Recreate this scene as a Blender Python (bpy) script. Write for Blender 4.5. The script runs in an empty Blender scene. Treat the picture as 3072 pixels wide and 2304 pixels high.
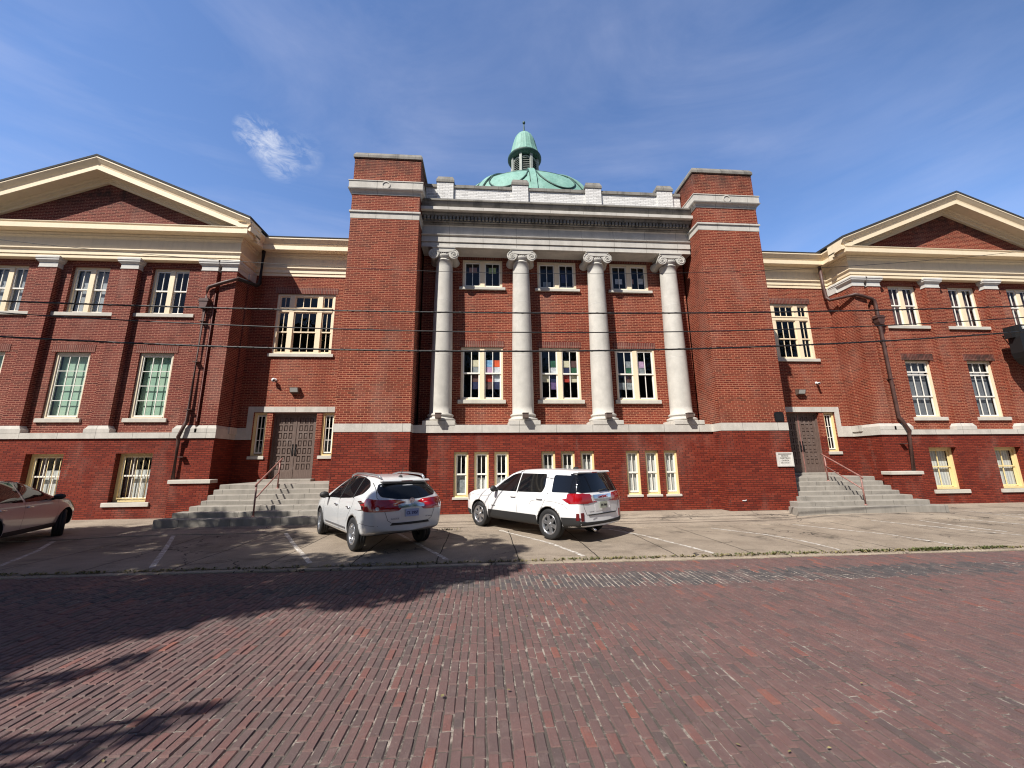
import bpy, bmesh, math, random
import numpy as np
from mathutils import Vector, Matrix, geometry
from mathutils.bvhtree import BVHTree
R_ = math.radians
random.seed(7)
rng = np.random.default_rng(11)
SC = bpy.context.scene
COL = SC.collection

# ------------------------------------------------------------------ camera
cam_d = bpy.data.cameras.new("camera")
cam = bpy.data.objects.new("camera", cam_d)
COL.objects.link(cam)
CR = Vector((0.99724, -0.0736, -0.0101)); CU = Vector((-0.0047, -0.19847, 0.98010)); CF = Vector((0.0721, 0.97746, 0.19831))
CF.normalize(); CR = (CR - CF * CR.dot(CF)).normalized(); CU = CR.cross(CF)
CAM = Vector((-2.826, -12.684, 1.568))
cam.matrix_world = Matrix(((CR.x, CU.x, -CF.x, CAM.x), (CR.y, CU.y, -CF.y, CAM.y), (CR.z, CU.z, -CF.z, CAM.z), (0, 0, 0, 1)))
cam_d.sensor_width = 36; cam_d.lens = 18 / (1536 / 1180.58)
cam_d.clip_start = 0.05; cam_d.clip_end = 5000
SC.camera = cam

# ------------------------------------------------------------------ light
SUN = Vector((-0.91, -1.0, 1.55)).normalized()
sun_d = bpy.data.lights.new("sun", 'SUN'); sun_d.energy = 5.0; sun_d.angle = R_(0.5); sun_d.color = (1.0, 0.95, 0.87)
sun = bpy.data.objects.new("sun", sun_d); COL.objects.link(sun)
sun.rotation_euler = (-SUN).to_track_quat('-Z', 'Y').to_euler()
sun.location = (-30, -40, 50)

SC.view_settings.view_transform = 'Standard'; SC.view_settings.look = 'None'
SC.view_settings.exposure = 0.56; SC.view_settings.gamma = 1.0; SC.view_settings.use_curve_mapping = False
SC.cycles.max_bounces = 6; SC.cycles.transparent_max_bounces = 12
SC.cycles.use_adaptive_sampling = True
SC.cycles.use_denoising = True
SC.cycles.filter_width = 1.15
try: SC.cycles.denoiser = 'OPENIMAGEDENOISE'
except Exception: pass
try: SC.cycles.denoising_prefilter = 'ACCURATE'; SC.cycles.denoising_input_passes = 'RGB_ALBEDO_NORMAL'
except Exception: pass


class NT:
    """tiny node-tree helper"""
    def __init__(s, nt): s.nt = nt; s.n = nt.nodes; s.l = nt.links
    def new(s, t, **kw):
        n = s.n.new(t)
        for k, v in kw.items(): setattr(n, k, v)
        return n
    def link(s, a, b): s.l.new(a, b)
    def val(s, sock, v):
        if hasattr(v, 'is_linked') or hasattr(v, 'links'): s.link(v, sock)
        else: sock.default_value = v
    def math(s, op, a, b=None, c=None, clamp=False):
        n = s.new('ShaderNodeMath', operation=op); n.use_clamp = clamp
        s.val(n.inputs[0], a)
        if b is not None: s.val(n.inputs[1], b)
        if c is not None: s.val(n.inputs[2], c)
        return n.outputs[0]
    def mix(s, f, a, b, blend='MIX'):
        n = s.new('ShaderNodeMix', data_type='RGBA', blend_type=blend)
        n.clamp_factor = True
        s.val(n.inputs[0], f)
        s.val(n.inputs[6], a if not isinstance(a, tuple) else (*a[:3], 1)); s.val(n.inputs[7], b if not isinstance(b, tuple) else (*b[:3], 1))
        return n.outputs[2]
    def noise(s, vec, scale, detail=3, rough=.55, dist=0):
        n = s.new('ShaderNodeTexNoise'); n.inputs['Scale'].default_value = scale
        n.inputs['Detail'].default_value = detail; n.inputs['Roughness'].default_value = rough; n.inputs['Distortion'].default_value = dist
        if vec is not None: s.link(vec, n.inputs['Vector'])
        return n.outputs['Fac']
    def ramp(s, f, stops):
        n = s.new('ShaderNodeValToRGB'); e = n.color_ramp.elements
        while len(e) < len(stops): e.new(.5)
        for k, (p, c) in enumerate(stops):
            e[k].position = p; e[k].color = (c, c, c, 1) if not isinstance(c, tuple) else (*c[:3], 1)
        s.val(n.inputs[0], f)
        return n.outputs[0]
    def map(s, v, lo, hi, a=0., b=1.):
        n = s.new('ShaderNodeMapRange'); n.clamp = True
        s.val(n.inputs[0], v)
        for k, q in enumerate((lo, hi, a, b)): n.inputs[k + 1].default_value = q
        return n.outputs[0]
    def comb(s, x, y, z=0.):
        n = s.new('ShaderNodeCombineXYZ')
        for k, q in enumerate((x, y, z)): s.val(n.inputs[k], q)
        return n.outputs[0]
    def sep(s, v):
        n = s.new('ShaderNodeSeparateXYZ'); s.link(v, n.inputs[0]); return n.outputs
    def vscale(s, v, sc):
        n = s.new('ShaderNodeMapping'); s.link(v, n.inputs[0]); n.inputs['Scale'].default_value = sc; return n.outputs[0]
    def white(s, x, y):
        n = s.new('ShaderNodeTexWhiteNoise', noise_dimensions='2D'); s.link(s.comb(x, y), n.inputs['Vector']); return n.outputs['Value']
    def bump(s, h, dist, strength=1.):
        n = s.new('ShaderNodeBump'); n.inputs['Distance'].default_value = dist; n.inputs['Strength'].default_value = strength
        s.val(n.inputs['Height'], h); return n.outputs[0]


# ------------------------------------------------------------------ world
W = bpy.data.worlds.new("World"); SC.world = W; W.use_nodes = True
w = NT(W.node_tree); w.n.clear()
sky = w.new('ShaderNodeTexSky', sky_type='NISHITA'); sky.sun_disc = False
sky.sun_elevation = math.asin(SUN.z); sky.sun_rotation = math.atan2(SUN.x, SUN.y)
sky.altitude = 50; sky.air_density = 1.0; sky.dust_density = .6; sky.ozone_density = 2.0
tc = w.new('ShaderNodeTexCoord'); d = tc.outputs['Generated']
dx, dy, dz = w.sep(d)
# thin bright cirrus haze away from the sun, in soft diagonal bands
mp = w.new('ShaderNodeMapping'); w.link(d, mp.inputs[0]); mp.inputs['Rotation'].default_value = (0, R_(38), 0); mp.inputs['Scale'].default_value = (1.0, 1.0, 3.2)
band = w.map(w.noise(mp.outputs[0], 1.7, 7, .60, .7), .40, .72, 0, 1.)
puff = w.map(w.noise(d, 2.2, 4, .55, .4), .34, .68, .3, 1.)
fine = w.map(w.noise(mp.outputs[0], 7., 6, .6, .8), .3, .7, .75, 1.)
veil = w.math('MULTIPLY', w.math('MULTIPLY', band, puff), fine)
veil = w.math('ADD', .0, w.math('MULTIPLY', veil, .44))
low = w.map(dz, .45, .95, 1., .35)
veil = w.math('MULTIPLY', w.math('MULTIPLY', veil, low), w.map(dy, -.1, .5, .15, 1.))
# one small torn cirrus
def near(vec, v0, r):
    n = w.new('ShaderNodeVectorMath', operation='DOT_PRODUCT'); w.link(vec, n.inputs[0]); n.inputs[1].default_value = v0
    return w.map(n.outputs['Value'], math.cos(r), math.cos(r * .25))
def pixdir(u, v):
    q = CF + CR * ((u * 1.38879 - 1536) / 1180.58) - CU * ((v * 1.38879 - 1152) / 1180.58); q.normalize(); return tuple(q)
w1 = w.math('MAXIMUM', w.math('MAXIMUM', near(d, pixdir(548, 288), .036), near(d, pixdir(578, 310), .044)), w.math('MAXIMUM', w.math('MULTIPLY', near(d, pixdir(605, 342), .046), .7), w.math('MULTIPLY', near(d, pixdir(650, 330), .045), .35)))
mp2 = w.new('ShaderNodeMapping'); w.link(d, mp2.inputs[0]); mp2.inputs['Rotation'].default_value = (0, R_(52), 0); mp2.inputs['Scale'].default_value = (1.2, 1.6, 2.8)
wn = w.map(w.noise(mp2.outputs[0], 14, 9, .68, .8), .42, .74, 0, 1.)
wisp = w.math('MULTIPLY', w1, wn)
hsv = w.new('ShaderNodeHueSaturation'); hsv.inputs['Saturation'].default_value = 1.14
w.link(w.math('MULTIPLY', w.map(dy, -.1, .5, 1.0, 2.75), w.map(dz, .35, .85, 1.12, .98)), hsv.inputs['Value'])
w.link(sky.outputs[0], hsv.inputs['Color'])
skyc = w.mix(veil, w.mix(.35, hsv.outputs[0], w.mix(1., hsv.outputs[0], (1.15, .92, 1.12), 'MULTIPLY')), (10.5, 10.8, 13.5))
skyc = w.mix(w.math('MULTIPLY', wisp, .80), skyc, (14., 14.2, 14.8))
bg = w.new('ShaderNodeBackground'); bg.inputs['Strength'].default_value = 0.05
w.link(skyc, bg.inputs['Color'])
wo = w.new('ShaderNodeOutputWorld'); w.link(bg.outputs[0], wo.inputs[0])

# ------------------------------------------------------------------ materials
MATS = {}
def new_mat(name):
    m = bpy.data.materials.new(name); m.use_nodes = True
    t = NT(m.node_tree); t.n.clear()
    out = t.new('ShaderNodeOutputMaterial'); b = t.new('ShaderNodeBsdfPrincipled'); t.link(b.outputs[0], out.inputs[0])
    t.b = b; t.out = out; MATS[name] = m
    return m, t
def P(t, **k):
    nm = {'col': 'Base Color', 'rough': 'Roughness', 'metal': 'Metallic', 'norm': 'Normal', 'coat': 'Coat Weight', 'spec': 'Specular IOR Level', 'coatr': 'Coat Roughness', 'emis': 'Emission Color', 'emiss': 'Emission Strength'}
    for a, v in k.items():
        s = t.b.inputs[nm[a]]
        if isinstance(v, tuple): v = (*v[:3], 1)
        t.val(s, v)
def simple(name, col, rough=.6, metal=0., noise=.0, nscale=6., coat=0., bump=0., bscale=40., spec=None):
    m, t = new_mat(name)
    c = col
    tcn = t.new('ShaderNodeTexCoord').outputs['Object']
    if noise > 0:
        f = t.map(t.noise(tcn, nscale, 5, .6), .25, .75)
        c = t.mix(f, tuple(x * (1 - noise) for x in col), tuple(min(1, x * (1 + noise)) for x in col))
    P(t, col=c, rough=rough, metal=metal, coat=coat)
    if spec is not None: P(t, spec=spec)
    if bump > 0: P(t, norm=t.bump(t.noise(tcn, bscale, 4, .6), bump))
    return m

def wall_uv(t):
    g = t.new('ShaderNodeNewGeometry')
    x, y, z = t.sep(g.outputs['Position']); nx, ny, nz = t.sep(g.outputs['True Normal'])
    use_x = t.math('GREATER_THAN', t.math('ABSOLUTE', ny), .6)
    u = t.math('ADD', t.math('MULTIPLY', use_x, x), t.math('MULTIPLY', t.math('SUBTRACT', 1., use_x), t.math('ADD', y, .107)))
    return u, z, g.outputs['Position']

def brick_mat(name, c_lo, c_hi, c_dark, mortar, depth=.006, msize=.010, recess=1., soot=.35, course=.0677, blen=.2158, vertical=False, mnoise=.3):
    m, t = new_mat(name)
    u, z, pos = wall_uv(t)
    if vertical: u, z = z, u
    jn = t.math('MULTIPLY', t.math('SUBTRACT', t.noise(pos, 5., 2), .5), .006)
    zz = t.math('ADD', z, jn)
    r = t.math('DIVIDE', zz, course); row = t.math('FLOOR', r); fr = t.math('FRACT', r)
    par = t.math('MODULO', t.math('ABSOLUTE', row), 2.)
    if vertical: off = 0.
    else: off = t.math('ADD', t.math('MULTIPLY', par, .5), t.math('MULTIPLY', t.white(row, 3.7), .12))
    c = t.math('ADD', t.math('DIVIDE', u, blen), off); cl = t.math('FLOOR', c); fc = t.math('FRACT', c)
    # distance to the brick edge, metres
    ez = t.math('MULTIPLY', t.math('MINIMUM', fr, t.math('SUBTRACT', 1., fr)), course)
    ex = t.math('MULTIPLY', t.math('MINIMUM', fc, t.math('SUBTRACT', 1., fc)), blen)
    e = t.math('MINIMUM', ez, ex)
    mask = t.map(e, msize * .35, msize * .75)          # 0 mortar, 1 brick
    rnd = t.white(row, cl); rnd2 = t.white(cl, row)
    col = t.mix(rnd, c_lo, c_hi)
    col = t.mix(t.map(rnd2, .80, .98, 0, .75), col, c_dark)
    col = t.mix(t.map(t.noise(pos, 60., 3), .3, .7, 0, .35), col, tuple(x * .62 for x in c_lo))
    mcol = t.mix(t.map(t.noise(pos, 2.2, 3), .3, .7, 0, mnoise * 2), mortar, tuple(x * .55 for x in mortar))
    col = t.mix(mask, mcol, col)
    if soot > 0:
        s = t.map(t.noise(t.vscale(pos, (.55, .55, .16)), 1.7, 5, .65), .46, .78, 0, soot)
        col = t.mix(s, col, tuple(x * .45 for x in c_lo))
        s2 = t.map(t.noise(t.vscale(pos, (1.0, 1.0, .5)), .9, 4, .6), .52, .75, 0, .16)
        col = t.mix(s2, col, (.42, .30, .24))
    if soot > 0:
        top = t.math('MULTIPLY', t.map(z, 11.5, 12.45), t.map(t.noise(pos, 2.6, 5, .7), .34, .62, 0, .8))
        col = t.mix(top, col, (.022, .018, .016))
        ef = t.math('MULTIPLY', t.map(t.noise(t.vscale(pos, (1., 1., .28)), 1.1, 6, .72), .60, .76, 0, .45), t.map(t.noise(pos, 14., 4, .7), .35, .65))
        col = t.mix(ef, col, (.36, .25, .20))
    h = t.math('ADD', t.math('MULTIPLY', mask, recess), t.math('MULTIPLY', t.noise(pos, 90., 3), .25))
    P(t, col=col, rough=.85, spec=.25, norm=t.bump(h, depth))
    return m

brick_mat('brick', (.138, .0205, .0120), (.238, .0405, .0215), (.064, .013, .009), (.52, .225, .130), depth=.005, msize=.0135, soot=.42)
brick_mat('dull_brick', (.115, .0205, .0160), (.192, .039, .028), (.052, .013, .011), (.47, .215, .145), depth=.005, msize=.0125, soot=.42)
brick_mat('basement_brick', (.165, .021, .011), (.255, .043, .021), (.090, .015, .010), (.080, .018, .012), depth=.010, msize=.014, soot=.3)
brick_mat('soldier_brick', (.13, .032, .024), (.20, .052, .037), (.07, .020, .018), (.36, .22, .17), depth=.004, msize=.0115, course=.0685, blen=.28, vertical=True, soot=.2)
brick_mat('painted_brick', (.70, .69, .67), (.80, .79, .77), (.45, .44, .43), (.60, .59, .57), depth=.010, msize=.012, soot=.0)

def stone_mat(name, c, stain, block=1.1, streak=.5, joint=True, rough=.85, zs=0.0):
    m, t = new_mat(name)
    u, z, pos = wall_uv(t)
    n1 = t.map(t.noise(pos, 3., 5, .65), .3, .7)
    col = t.mix(n1, tuple(x * .86 for x in c), tuple(min(1, x * 1.08) for x in c))
    col = t.mix(t.map(t.noise(pos, 140., 2), .35, .7, 0, .30), col, tuple(x * .62 for x in c))
    s = t.map(t.noise(t.vscale(pos, (1.5, 1.5, .3)), 1.6, 6, .7), .47, .75, 0, streak)
    col = t.mix(s, col, stain)
    if joint:
        f = t.math('FRACT', t.math('DIVIDE', t.math('ADD', u, .37), block)); e = t.math('MULTIPLY', t.math('MINIMUM', f, t.math('SUBTRACT', 1., f)), block)
        jm = t.map(e, .004, .009)
        col = t.mix(jm, tuple(x * .35 for x in c), col)
    P(t, col=col, rough=rough, spec=.3, norm=t.bump(t.noise(pos, 120., 4), .003))
    return m
stone_mat('limestone', (.56, .53, .48), (.20, .19, .17), 1.25, .35)
stone_mat('column_stone', (.55, .525, .475), (.32, .31, .28), 1.0, .35, joint=False)
stone_mat('weathered_stone', (.25, .235, .21), (.045, .043, .040), .95, .9)
stone_mat('sill_stone', (.55, .52, .46), (.33, .31, .28), 9., .3, joint=False)
stone_mat('granite', (.31, .285, .25), (.13, .12, .105), 1.35, .6)
stone_mat('cap_white', (.62, .60, .56), (.42, .41, .39), 9., .25, joint=False)

def paint_mat(name, c, dirt=.25, rough=.55):
    m, t = new_mat(name)
    pos = t.new('ShaderNodeNewGeometry').outputs['Position']
    s = t.map(t.noise(t.vscale(pos, (2.5, 2.5, .5)), 2.2, 6, .7), .48, .78, 0, dirt)
    col = t.mix(s, c, tuple(x * .55 for x in c))
    s2 = t.map(t.noise(pos, 22., 4, .7), .58, .72, 0, dirt)
    col = t.mix(s2, col, tuple(x * .7 for x in c))
    P(t, col=col, rough=rough, norm=t.bump(t.noise(pos, 30., 3), .003))
    return m
paint_mat('cream_paint', (.80, .665, .465)); paint_mat('yellow_paint', (.80, .63, .31)); paint_mat('white_paint', (.80, .77, .70), .15)
paint_mat('cream_render', (.70, .60, .44), .35)
simple('copper_dark', (.030, .075, .062), .6, noise=.4, nscale=3)
m, t = new_mat('copper_green')
pos = t.new('ShaderNodeNewGeometry').outputs['Position']
c = t.mix(t.map(t.noise(t.vscale(pos, (1.6, 1.6, .35)), 1.3, 6, .7), .3, .7), (.135, .29, .24), (.23, .41, .345))
c = t.mix(t.map(t.noise(t.vscale(pos, (3, 3, .25)), 2.2, 5, .7), .50, .72, 0, .65), c, (.10, .19, .14))
P(t, col=c, rough=.65, norm=t.bump(t.noise(pos, 3., 3), .03))
simple('louver_paint', (.34, .36, .33), .7, noise=.3, nscale=8)
simple('roof_shingle', (.035, .033, .032), .9, noise=.5, nscale=14, bump=.01)
simple('roof_felt', (.09, .085, .08), .9, noise=.3, nscale=3)
simple('room_shade', (.012, .012, .013), .95)
simple('rust_pipe', (.075, .036, .029), .55, noise=.45, nscale=5)
simple('grey_pipe', (.012, .012, .012), .6, noise=.3)
simple('pink_rail', (.26, .125, .105), .5, noise=.45, nscale=7)
simple('bronze_box', (.12, .085, .07), .5, noise=.3)
simple('black_metal', (.008, .008, .009), .45)
simple('white_plastic', (.7, .7, .7), .4)
simple('lamp_glass', (.45, .45, .42), .25)
simple('cable', (.012, .012, .013), .55)
simple('black_board', (.006, .006, .007), .55)
simple('letter_white', (.75, .75, .72), .6)
simple('letter_grey', (.12, .115, .10), .8)
simple('sheet_white', (.62, .63, .66), .8, noise=.35, nscale=9); simple('sheet_cream', (.68, .62, .44), .8, noise=.2, nscale=9)
simple('sheet_blue', (.22, .42, .66), .8, noise=.35, nscale=9); simple('sheet_orange', (.72, .10, .015), .8, noise=.3, nscale=9)
simple('sheet_pink', (.52, .34, .50), .8, noise=.3, nscale=9); simple('sheet_red', (.40, .035, .02), .8, noise=.35, nscale=9)
simple('sheet_green', (.02, .10, .05), .8, noise=.5, nscale=9); simple('sheet_navy', (.02, .025, .08), .8, noise=.3, nscale=9)
simple('sheet_grey', (.26, .28, .29), .8, noise=.5, nscale=9); simple('sheet_lime', (.42, .52, .20), .8, noise=.1); simple('backing_pale', (.36, .38, .40), .8, noise=.25, nscale=2.5); simple('backing_slate', (.17, .175, .19), .8, noise=.2, nscale=3); simple('sheet_brown', (.12, .06, .055), .8, noise=.4, nscale=9)
simple('sheet_salmon', (.42, .22, .17), .8, noise=.2); simple('sheet_purple', (.13, .08, .20), .8, noise=.4, nscale=9)
m, t = new_mat('blind_green')
pos = t.new('ShaderNodeNewGeometry').outputs['Position']; x, y, z = t.sep(pos)
st = t.map(t.math('FRACT', t.math('MULTIPLY', z, 19.)), .0, .35, .72, 1.)
c = t.mix(t.map(t.noise(pos, 1.2, 2), .35, .65), (.28, .47, .36), (.46, .60, .45))
c = t.mix(st, (.16, .25, .20), c); P(t, col=c, rough=.8)
m, t = new_mat('curtain_white')
pos = t.new('ShaderNodeNewGeometry').outputs['Position']; x, y, z = t.sep(pos)
wv = t.math('SINE', t.math('MULTIPLY', t.math('ADD', x, t.math('MULTIPLY', t.noise(pos, 3., 2), .1)), 52.))
c = t.mix(t.map(wv, -1, 1), (.48, .48, .46), (.72, .72, .69)); P(t, col=c, rough=.9)
m, t = new_mat('wood_door')
pos = t.new('ShaderNodeNewGeometry').outputs['Position']
g = t.noise(t.vscale(pos, (9, 9, .9)), 4., 5, .7)
c = t.mix(t.map(g, .3, .7), (.075, .048, .038), (.165, .115, .095))
c = t.mix(t.map(t.noise(t.vscale(pos, (1, 1, .6)), 3., 5, .7), .55, .75, 0, .5), c, (.26, .22, .20)); P(t, col=c, rough=.65, norm=t.bump(g, .002))

def glass_mat(name, tint=(.86, .88, .88), f0=.036, rough=.015):
    m = bpy.data.materials.new(name); m.use_nodes = True; t = NT(m.node_tree); t.n.clear(); MATS[name] = m
    out = t.new('ShaderNodeOutputMaterial'); tr = t.new('ShaderNodeBsdfTransparent'); tr.inputs[0].default_value = (*tint, 1)
    gl = t.new('ShaderNodeBsdfGlossy'); gl.inputs['Roughness'].default_value = rough; gl.inputs['Color'].default_value = (.9, .95, 1, 1)
    pos = t.new('ShaderNodeNewGeometry').outputs['Position']
    b = t.bump(t.noise(pos, 1.6, 2), .012); t.link(b, gl.inputs['Normal'])
    lw = t.new('ShaderNodeLayerWeight'); lw.inputs[0].default_value = .5
    f = t.math('ADD', t.math('MULTIPLY', t.math('POWER', lw.outputs['Facing'], 5.), .9), f0, clamp=True)
    mx = t.new('ShaderNodeMixShader'); t.link(f, mx.inputs[0]); t.link(tr.outputs[0], mx.inputs[1]); t.link(gl.outputs[0], mx.inputs[2]); t.link(mx.outputs[0], out.inputs[0])
    return m
glass_mat('window_glass')
def road_like(name): return new_mat(name)

# pavers carry a per-brick random value and kind in a colour attribute
m, t = new_mat('paver')
at = t.new('ShaderNodeAttribute'); at.attribute_name = 'tone'
sp = t.new('ShaderNodeSeparateColor'); t.link(at.outputs['Color'], sp.inputs[0])
pos = t.new('ShaderNodeNewGeometry').outputs['Position']
base = t.ramp(sp.outputs[0], [(0, (.082, .062, .060)), (.08, (.110, .070, .067)), (.5, (.138, .078, .073)), (.90, (.158, .080, .073)), (.97, (.185, .072, .060)), (1., (.25, .085, .058))])
dark = t.ramp(sp.outputs[0], [(0, (.040, .043, .048)), (.75, (.072, .072, .074)), (1, (.12, .085, .08))])
c = t.mix(sp.outputs[1], base, dark)
c = t.mix(t.map(t.noise(pos, 38., 5, .7), .3, .72, 0, .5), c, (.095, .070, .064))
c = t.mix(t.map(t.noise(pos, 9., 4, .7), .52, .75, 0, .4), c, (.20, .150, .135))
c = t.mix(t.map(t.noise(t.vscale(pos, (.25, 1., 1.)), .9, 5, .65), .42, .66, 0, .32), c, (.088, .064, .061))
c = t.mix(t.map(t.noise(pos, .7, 5, .7), .56, .74, 0, .45), c, (.20, .125, .112))
c = t.mix(t.map(t.noise(pos, 75., 2, .5), .70, .76, 0, .4), c, (.36, .31, .27))
P(t, col=c, rough=t.map(t.noise(pos, 20., 3), .3, .7, .62, .9), spec=.35, norm=t.bump(t.noise(pos, 55., 6, .7), .007))
m, t = new_mat('joint_sand')
pos = t.new('ShaderNodeNewGeometry').outputs['Position']
x, y, z = t.sep(pos)
inb = t.math('MULTIPLY', t.math('GREATER_THAN', y, -6.44), t.math('LESS_THAN', y, -5.72))
wh = t.math('MAXIMUM', t.map(t.noise(pos, 5.1, 6, .80), .50, .64, 0, .75), t.math('MULTIPLY', t.math('MULTIPLY', inb, t.map(x, -3., -1., .15, 1.)), t.map(t.noise(pos, 4., 4, .7), .40, .56, .1, .9)))
c = t.mix(wh, (.055, .044, .038), (.46, .40, .34))
c = t.mix(t.map(t.noise(pos, 60., 3), .3, .7, 0, .4), c, (.12, .10, .085)); P(t, col=c, rough=.95, norm=t.bump(t.noise(pos, 90., 4), .004))

def concrete(name, c1, c2, seams_and_shadow=None):
    m, t = new_mat(name)
    pos = t.new('ShaderNodeNewGeometry').outputs['Position']; x, y, z = t.sep(pos)
    c = t.mix(t.map(t.noise(pos, .8, 6, .7), .32, .68), c1, c2)
    c = t.mix(t.map(t.noise(t.vscale(pos, (1, 1, 1)), 75., 3, .7), .38, .66, 0, .60), c, tuple(q * .42 for q in c1))
    c = t.mix(t.map(t.noise(pos, 190., 2, .5), .58, .70, 0, .5), c, tuple(min(1, q * 1.5) for q in c2))
    c = t.mix(t.map(t.noise(t.vscale(pos, (.5, 1, 1)), 1.5, 5, .7), .54, .74, 0, .6), c, tuple(q * .38 for q in c1))
    oil = t.math('MULTIPLY', t.map(t.noise(pos, 1.05, 3, .55), .60, .70, 0, .75), t.map(t.noise(pos, 9., 4, .7), .35, .6))
    c = t.mix(oil, c, (.045, .038, .032))
    hgt = t.noise(pos, 80., 5, .7)
    if seams_and_shadow:
        for (axis, off, per, lo, hi) in seams_and_shadow:
            q = x if axis == 'x' else y
            f = t.math('FRACT', t.math('DIVIDE', t.math('ADD', t.math('ADD', q, -off), t.math('MULTIPLY', t.math('SUBTRACT', t.noise(pos, 2., 3), .5), .05)), per))
            e = t.math('MULTIPLY', t.math('MINIMUM', f, t.math('SUBTRACT', 1., f)), per)
            k = t.map(e, .006, .014)
            c = t.mix(k, (.025, .022, .018), c); hgt = t.math('ADD', hgt, t.math('MULTIPLY', k, 1.5))
    # hair cracks
    vo = t.new('ShaderNodeTexVoronoi', feature='DISTANCE_TO_EDGE'); vo.inputs['Scale'].default_value = .42
    wv = t.new('ShaderNodeVectorMath', operation='ADD'); t.link(pos, wv.inputs[0])
    nn = t.new('ShaderNodeTexNoise'); nn.inputs['Scale'].default_value = 1.7; nn.inputs['Detail'].default_value = 5; t.link(pos, nn.inputs['Vector'])
    t.link(nn.outputs['Color'], wv.inputs[1]); t.link(wv.outputs[0], vo.inputs['Vector'])
    k = t.math('MULTIPLY', t.math('SUBTRACT', 1., t.map(vo.outputs['Distance'], .002, .006)), t.map(t.noise(pos, .5, 2), .52, .56))
    c = t.mix(k, c, (.03, .027, .024))
    P(t, col=c, rough=.92, spec=.25, norm=t.bump(hgt, .006))
    return m
concrete('lot_concrete', (.205, .165, .128), (.36, .30, .235), [('x', -.62, 1.53, 0, 0)])
concrete('walk_concrete', (.235, .19, .15), (.40, .335, .265), [('y', -1.0, 1.95, 0, 0)])  # line along its front is the overhead cables' shadow put into the colour
concrete('kerb_concrete', (.25, .205, .155), (.42, .35, .27))
simple('asphalt', (.06, .057, .055), .9, noise=.3, nscale=4, bump=.004)
m, t = new_mat('line_paint')
pos = t.new('ShaderNodeNewGeometry').outputs['Position']
wear = t.map(t.noise(pos, 14., 6, .75), .44, .64)
c = t.mix(wear, (.26, .22, .18), (.66, .64, .60)); P(t, col=c, rough=.8)
simple('weed', (.085, .10, .028), .7, noise=.5, nscale=9)
simple('dry_weed', (.20, .17, .07), .8, noise=.4, nscale=9)
simple('bark', (.055, .045, .036), .95, noise=.5, nscale=5, bump=.03, bscale=12)
m, t = new_mat('leaf')
at = t.new('ShaderNodeAttribute'); at.attribute_name = 'tone'
c = t.ramp(at.outputs['Fac'], [(0, (.020, .040, .010)), (.5, (.042, .075, .018)), (1, (.085, .125, .035))])
P(t, col=c, rough=.5)
# car finishes
m, t = new_mat('car_white'); P(t, col=(.78, .78, .78), rough=.28, coat=.8, coatr=.04)
m, t = new_mat('car_pearl'); P(t, col=(.66, .675, .685), rough=.30, coat=.8, coatr=.04, metal=.15)
m, t = new_mat('car_taupe'); P(t, col=(.40, .375, .37), rough=.33, coat=.8, coatr=.05, metal=.25)
m, t = new_mat('car_glass'); P(t, col=(.006, .007, .009), rough=.03, spec=.55)
m, t = new_mat('chrome'); P(t, col=(.75, .76, .78), rough=.12, metal=1.)
m, t = new_mat('alloy'); P(t, col=(.50, .51, .53), rough=.28, metal=.85)
m, t = new_mat('roof_rail_metal'); P(t, col=(.50, .51, .53), rough=.3, metal=.8)
m, t = new_mat('tyre_rubber'); P(t, col=(.016, .016, .017), rough=.75)
m, t = new_mat('black_trim'); P(t, col=(.020, .020, .021), rough=.6)
m, t = new_mat('gap_black'); P(t, col=(.03, .03, .03), rough=.8)
m, t = new_mat('red_lens'); P(t, col=(.30, .004, .007), rough=.12, coat=1., coatr=.03)
m, t = new_mat('dark_red_lens'); P(t, col=(.12, .006, .008), rough=.2, coat=1.)
m, t = new_mat('clear_lens'); P(t, col=(.62, .60, .58), rough=.12, coat=1., metal=.3)
m, t = new_mat('amber_lens'); P(t, col=(.45, .30, .10), rough=.15, coat=1.)
m, t = new_mat('plate_white'); P(t, col=(.66, .68, .72), rough=.4)
m, t = new_mat('plate_blue'); P(t, col=(.30, .36, .56), rough=.4)
m, t = new_mat('plate_green'); P(t, col=(.42, .45, .36), rough=.4)
m, t = new_mat('ink_blue'); P(t, col=(.008, .012, .10), rough=.5)
m, t = new_mat('ink_black'); P(t, col=(.012, .012, .014), rough=.5)
m, t = new_mat('badge_red'); P(t, col=(.40, .01, .012), rough=.3)
m, t = new_mat('badge_grey'); P(t, col=(.22, .22, .23), rough=.35, metal=.5)
M = MATS

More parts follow.
